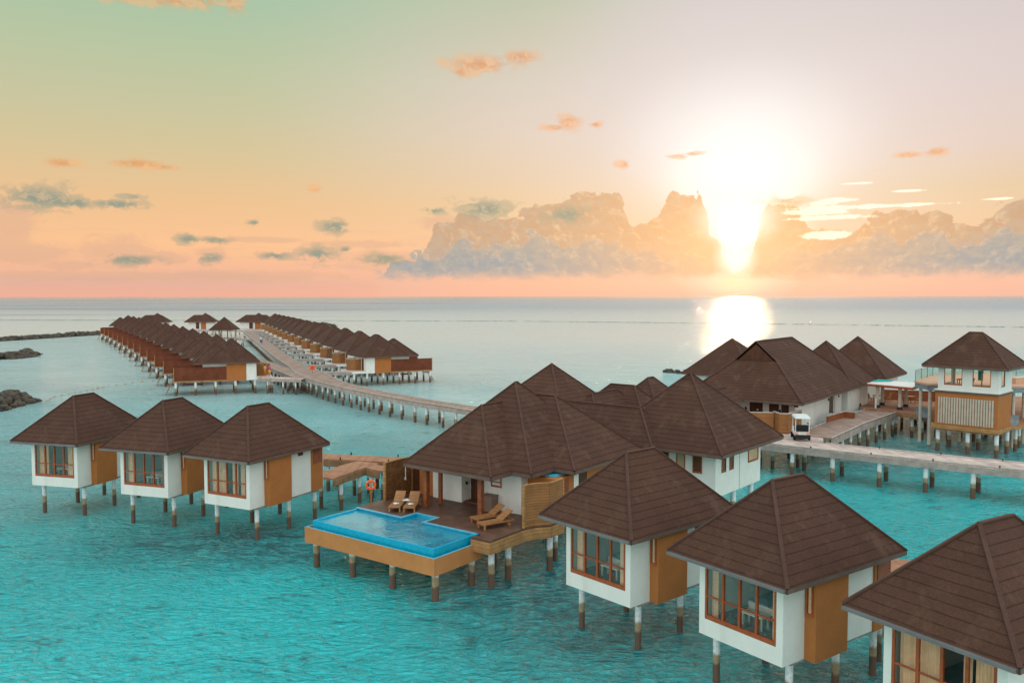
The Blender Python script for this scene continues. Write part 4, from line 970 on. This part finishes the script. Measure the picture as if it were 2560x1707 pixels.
rocks('rock_breakwater','rugged pile of brown boulders at the left edge nearest the pavilions',[(-70,92),(-65,101),(-65.5,108.),(-66.5,112.5)],3.2,1.9,.62,420,1)
rocks('rock_breakwater','second dark boulder pile at the left edge, farther out',[(-125,186),(-114,187.),(-113.5,195.),(-117.5,203.)],3.4,1.6,.8,260,2)
rocks('rock_breakwater','long low rock breakwater running from the left edge to the far left villas',[(-185,262),(-162,264),(-158,280),(-154,300),(-150,318)],2.2,1.4,.85,760,3)
rocks('rock_breakwater','dark low rock breakwater beyond the right far row',[(-128,400),(-112,398),(-84,396)],2.6,1.7,1.1,240,4)
rocks('rock_breakwater','small rocks beside the left pyramid roofed house',[(28.2,154.5),(30.5,152.),(33.5,149.)],1.0,.7,.4,36,5)
def reef():
    random.seed(9); b=MB()
    P=[(-330,512),(-160,492),(0,474),(70,448),(150,415),(230,377),(300,350)]
    for a,c in zip(P,P[1:]):
        L=math.dist(a,c); s=0
        while s<L:
            w=random.uniform(.8,3)
            if random.random()<.93:
                f=s/L; x_=a[0]+(c[0]-a[0])*f; y_=a[1]+(c[1]-a[1])*f+random.uniform(-1.5,1.5)
                b.ball((x_,y_,0.02),1.,8,4,(w*.5,random.uniform(.6,1.6),random.uniform(.03,.15)),.25)
            s+=w*.9
    tag(b.build('reef','rock'),'broken dark reef line across the sea before the horizon','reef',None,'stuff')
reef()
T=thing('float_line','dotted line of small faded floats on the water behind the leftmost pavilion','float line',(0,0,0),0)
fp=[(-62.5,112.),(-64.1,117.),(-63.6,123.),(-62.8,130.),(-61.5,135),(-59.5,138)]
b=MB()
for a,c in zip(fp,fp[1:]): b.beam((*a,.0),(*c,.0),.02,.02)
b.build('rope','float',T)
random.seed(4)
for q in dens([(*p,0) for p in fp],1.3): MB().ball((q[0]+random.uniform(-.1,.1),q[1],.04),.11*random.uniform(.7,1.2),7,5,(1.5,1,.8)).build('float','float',T,True)
# ------------------------------------------------------------------ water
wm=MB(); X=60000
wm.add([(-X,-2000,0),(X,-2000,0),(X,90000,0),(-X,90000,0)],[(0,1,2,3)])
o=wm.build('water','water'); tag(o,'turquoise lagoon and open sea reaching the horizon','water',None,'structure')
# ------------------------------------------------------------------ world
F=2094.92
def ae(px,py):
    a=math.atan((px-1280)/F); e=math.atan((740.7-py)/F*math.cos(a)); return math.degrees(a),math.degrees(e)
SUN=ae(1840,585)
def world():
    w=bpy.data.worlds.new('World'); sc.world=w; w.use_nodes=True; w.node_tree.nodes.clear(); t=NT(w.node_tree)
    out=t.new('ShaderNodeOutputWorld')
    sky=t.new('ShaderNodeTexSky'); sky.sky_type='NISHITA'; sky.sun_disc=False; sky.sun_elevation=rad(SUN[1]); sky.sun_rotation=rad(SUN[0]); sky.dust_density=2.
    b1=t.new('ShaderNodeBackground'); t.l.new(sky.outputs[0],b1.inputs[0]); b1.inputs[1].default_value=.006
    D=t.new('ShaderNodeTexCoord').outputs['Generated']; sx=t.new('ShaderNodeSeparateXYZ'); t.l.new(D,sx.inputs[0]); X_,Y_,Z_=sx.outputs
    az=t.math('MULTIPLY',t.math('ARCTAN2',X_,Y_),57.29578); el=t.math('MULTIPLY',t.math('ARCSINE',Z_),57.29578)
    cb=t.new('ShaderNodeCombineXYZ'); t.l.new(az,cb.inputs[0]); t.l.new(el,cb.inputs[1]); P=cb.outputs[0]
    e=t.math('DIVIDE',el,24.)
    def G(*s): return t.ramp(t.math('MAXIMUM',e,0.),[(k/24.,lin(c)) for k,c in s])
    left=G((0,(240,176,152)),(.9,(228,178,158)),(1.6,(242,184,152)),(3.3,(250,194,146)),(6.,(236,192,144)),(9.,(215,195,151)),(12,(198,196,158)),(15,(184,196,160)),(18,(168,195,164)),(24,(150,192,170)))
    mid=G((0,(248,182,156)),(1.6,(244,188,156)),(4.,(240,195,156)),(6.,(232,198,158)),(8.,(226,201,172)),(11.,(222,204,188)),(14,(214,203,188)),(17,(202,198,176)),(20,(186,196,168)),(24,(168,194,176)))
    right=G((0,(242,182,164)),(2.,(240,192,168)),(4.5,(232,196,160)),(6.5,(224,198,164)),(9.,(222,201,190)),(13,(218,203,201)),(18,(211,201,199)),(24,(198,200,194)))
    base=t.mix(t.ss(az,-20.,2.),left,mid); base=t.mix(t.ss(az,0.,14.),base,right)
    up=t.ss(el,19.,42.); base=t.mix(up,base,(.92,1.10,1.13))
    back=t.ss(Y_,.25,-.45); bk=t.mix(t.ss(el,0.,50.),(1.52,1.48,1.40),(1.16,1.32,1.36)); base=t.mix(back,base,bk)
    def gl(px,py,rx,ry,pw,hi,col,cur):
        a,b=ae(px,py); rx/=F/57.3;ry/=F/57.3
        d=t.vmath('LENGTH',t.vmath('MULTIPLY_ADD',P,(1/rx,1/ry,0),(-a/rx,-b/ry,0)))
        f=t.math('POWER',t.ss(d,1.,0.),pw)
        return t.mix(t.math('MULTIPLY',f,hi,0.,True),cur,col)
    base=gl(1850,330,760,520,1.2,.6,(.77,.73,.73),base)
    base=gl(1850,370,400,255,1.2,1.,(.92,.92,.92),base)
    base=gl(1848,455,235,140,.9,1.,(1.02,1.01,.98),base)
    base=gl(1840,600,190,175,.6,1.,(1.12,1.07,1.0),base)
    # ---- clouds
    n1=t.noise(t.vmath('MULTIPLY',P,(.55,.9,1.)),1.,6.,.62); n1c=t.math('SUBTRACT',n1,.5)
    n2=t.noise(t.vmath('MULTIPLY',P,(1.3,2.,1.)),1.,5.,.6); n2c=t.math('SUBTRACT',n2,.5)
    def blobs(L):
        cur=None
        for px,py,rx,ry in L:
            a,b=ae(px,py); rx/=F/57.3;ry/=F/57.3
            v=t.vmath('MULTIPLY_ADD',P,(1/rx,1/ry,0),(-a/rx,-b/ry,0)); d=t.vmath('LENGTH',v)
            cur=d if cur is None else t.math('MINIMUM',cur,d)
        return cur
    def voro(vec,scale,detail=2.,rough=.5):
        n=t.new('ShaderNodeTexVoronoi',feature='F1',voronoi_dimensions='2D',normalize=True); t.put(n.inputs['Vector'],vec)
        n.inputs['Scale'].default_value=scale; n.inputs['Detail'].default_value=detail; n.inputs['Roughness'].default_value=rough
        return n.outputs['Distance']
    wv=t.new('ShaderNodeTexNoise'); t.put(wv.inputs['Vector'],P); wv.inputs['Scale'].default_value=1.1; wv.inputs['Detail'].default_value=5.
    warp=t.vmath('MULTIPLY_ADD',t.vmath('SUBTRACT',wv.outputs['Color'],(.5,.5,.5)),(.9,.9,0.),P)
    nb=t.noise(t.vmath('MULTIPLY',warp,(.8,1.4,1.)),1.,8.,.62)
    nbc=t.math('SUBTRACT',nb,.5)
    def cov(L,soft=1.25,amt=5.):
        d=t.math('ADD',blobs(L),t.math('MULTIPLY',nbc,amt)); return t.ss(d,1.6,1.6-soft)
    # low haze bank streaks
    nh=t.noise(t.vmath('MULTIPLY',P,(.12,1.3,1.)),1.,5.,.6)
    bank=t.math('MULTIPLY',t.ss(nh,.5,.68),t.math('MULTIPLY',t.ss(el,.3,1.2),t.ss(el,5.5,2.)))
    base=t.mix(t.math('MULTIPLY',bank,.55),base,lin((212,172,158)))
    wisps=cov([(370,645,95,13),(530,640,32,18),(300,630,60,30),(60,630,90,22),(170,665,40,12),(650,600,80,6),(900,612,100,8),(960,645,70,16),(250,690,200,10),(620,690,180,12),(40,560,40,40),(1120,560,60,14)],.9,2.4)
    base=t.mix(t.math('MULTIPLY',wisps,.6),base,lin((222,176,148)))
    # cumulus wall: top height (deg) as a function of azimuth
    prof=[(960,700),(1050,665),(1075,600),(1120,560),(1180,555),(1280,560),(1385,520),(1440,505),(1465,488),(1545,500),(1570,560),(1610,590),(1640,550),(1675,505),(1748,497),(1770,580),(1804,645),(1832,700),(1858,690),(1888,610),(1912,520),(1990,540),(2030,590),(2100,600),(2210,540),(2330,540),(2420,575),(2480,545),(2560,505)]
    st=[]
    for px,py in prof:
        a,b=ae(px,py); st.append(((a+10)/45.,max(0.,b/8.)))
    prof2=[(960,690),(1050,650),(1090,660),(1160,615),(1240,640),(1330,600),(1420,625),(1500,610),(1580,650),(1640,640),(1740,668),(1800,690),(1835,715),(1862,715),(1900,680),(1960,640),(2060,655),(2130,625),(2200,590),(2240,625),(2330,595),(2390,640),(2450,605),(2560,600)]
    st2=[]
    for px,py in prof2:
        a,b=ae(px,py); st2.append(((a+10)/45.,max(0.,b/8.)))
    u_=t.math('DIVIDE',t.math('ADD',az,10.),45.)
    h1=t.math('MULTIPLY',t.ramp(u_,[(p,float(v)) for p,v in st]),8.); h2=t.math('MULTIPLY',t.ramp(u_,[(p,float(v)) for p,v in st2]),8.)
    def puffs(vec,s0):
        v=voro(t.vmath('MULTIPLY',vec,(.75,.95,1.)),s0,4.,.5)
        return t.math('MULTIPLY_ADD',v,-2.7,1.2)
    sa,sb=ae(1840,560)
    tow=t.vmath('NORMALIZE',t.vmath('SUBTRACT',(sa,sb+6.,0.),P))
    Q=t.vmath('MULTIPLY_ADD',tow,(.22,.22,0.),warp)
    gd=t.vmath('LENGTH',t.vmath('MULTIPLY_ADD',P,(1.,.9,0),(-sa,-sb*.9,0)))
    near=t.ss(gd,16.,3.)
    rng=t.math('MULTIPLY',t.ss(az,-9.6,-8.4),t.ss(az,60.,45.))
    for (hh,s0,off,ctop,cbot,lit,wmax) in ((h1,.7,(0,0,0),(196,160,132),(176,166,160),(1.12,.82,.50),.95),(h2,.8,(7.3,2.1,0),(168,164,158),(142,158,168),(.92,.66,.46),.92)):
        f0=puffs(t.vmath('ADD',warp,off),s0); f1=puffs(t.vmath('ADD',Q,off),s0)
        dd=t.math('SUBTRACT',t.math('ADD',hh,f0),el)
        inside=t.ss(dd,0.,.14)
        floor_=t.ss(t.math('ADD',el,t.math('MULTIPLY',n1c,1.4)),.95,1.75)
        msk=t.math('MULTIPLY',t.math('MULTIPLY',inside,floor_),rng)
        body=t.mix(t.ss(t.math('ADD',el,t.math('MULTIPLY',n1c,3.)),1.6,4.4),lin(cbot),lin(ctop))
        body=t.mix(t.ss(n2,.42,.6,0.,.4),body,lin((190,178,160)))
        rel=t.ss(t.math('SUBTRACT',f0,f1),.02,.42); rim=t.ss(dd,.22,.02); rim=t.math('MULTIPLY',rim,t.ss(rel,0.,.5,.25,1.))
        amt=t.math('MULTIPLY',t.math('MAXIMUM',t.math('MULTIPLY',rel,.38),rim),t.ss(gd,30.,6.,.35,.95))
        body=t.mix(amt,body,lit)
        body=t.mix(t.math('MULTIPLY',near,.38),body,lin((240,180,128)))
        base=t.mix(t.math('MULTIPLY',msk,wmax),base,body)
    under=t.math('MULTIPLY',rng,t.math('MULTIPLY',t.ss(el,2.2,.7),.45)); base=t.mix(under,base,lin((240,190,164)))
    dark=cov([(110,497,62,24),(160,507,40,12),(200,510,28,13),(300,512,50,9),(330,493,22,5),(640,558,16,7),(840,568,36,16),(1090,528,24,8),(475,598,26,11),(540,602,30,8),(795,636,38,18),(868,625,16,7),(690,640,34,9),(960,648,45,12),(1215,525,66,20),(1420,540,45,18),(330,650,50,10),(530,645,24,10)])
    base=t.mix(t.math('MULTIPLY',dark,t.ss(nb,.36,.54,.6,.95)),base,t.mix(t.ss(nb,.40,.54),lin((172,166,142)),lin((138,152,138))))
    oran=cov([(330,4,150,14),(470,14,90,16),(600,16,24,26),(1200,172,75,20),(1160,190,30,12),(1300,155,40,16),(1420,312,28,17),(1385,325,30,7),(1488,318,16,7),(165,410,30,9),(350,412,52,10),(400,420,46,6),(1690,396,24,5),(1730,389,22,5),(1555,415,22,9),(2260,392,24,6),(2330,384,22,8),(1965,508,45,12),(790,474,14,8)])
    base=t.mix(t.math('MULTIPLY',oran,t.ss(nb,.4,.6,.5,.85)),base,t.mix(t.ss(nb,.42,.58),lin((244,180,122)),lin((226,148,88))))
    brt=cov([(2020,533,60,5),(2110,521,90,4),(2220,517,90,3),(2070,546,70,4),(2090,503,30,4),(2050,512,22,4),(2140,462,26,2),(2490,500,22,2),(2270,480,24,2),(2060,590,40,7),(1530,492,0.1,.1)],.7,3.4)
    base=t.mix(t.math('MULTIPLY',brt,.9),base,(1.25,1.05,.82))
    base=gl(1840,610,280,190,1.3,.45,(1.0,.62,.33),base)
    base=gl(1840,548,125,85,1.,1.,(1.15,1.09,1.0),base)
    base=gl(1842,575,55,55,1.,1.,(3.,2.6,2.1),base)
    base=gl(1838,640,62,72,.9,1.,(1.15,1.06,.95),base)
    base=gl(1838,710,95,40,1.,.7,(1.15,.85,.55),base)
    # below the horizon: dark sea tone (never seen)
    base=t.mix(t.ss(el,-.4,-1.),base,(.05,.16,.18))
    b2=t.new('ShaderNodeBackground'); t.l.new(base,b2.inputs[0]); b2.inputs[1].default_value=1.
    ad=t.new('ShaderNodeAddShader'); t.l.new(b1.outputs[0],ad.inputs[0]); t.l.new(b2.outputs[0],ad.inputs[1]); t.l.new(ad.outputs[0],out.inputs[0])
world()
# sun
s=bpy.data.lights.new('sun','SUN'); s.energy=.5; s.angle=rad(.6); s.color=(1.,.64,.34)
so=bpy.data.objects.new('sun',s); COL.objects.link(so)
a,e=rad(SUN[0]),rad(max(SUN[1],4.))
dv=Vector((math.sin(a)*math.cos(e),math.cos(a)*math.cos(e),math.sin(e)))
so.rotation_euler=dv.to_track_quat('Z','Y').to_euler()
# camera
cd=bpy.data.cameras.new('camera'); cam=bpy.data.objects.new('camera',cd); COL.objects.link(cam)
cd.sensor_width=36; cd.lens=2094.92/2560*36; cd.clip_end=200000; cd.clip_start=.1
cam.matrix_world=Matrix.Translation((0,0,14))@Matrix.Rotation(PI/2-.053774,4,'X')@Matrix.Rotation(-7.137e-4,4,'Z')
sc.camera=cam
sc.view_settings.view_transform='Standard'; sc.view_settings.look='None'; sc.view_settings.exposure=0; sc.view_settings.gamma=1
sc.render.resolution_x=1024; sc.render.resolution_y=682
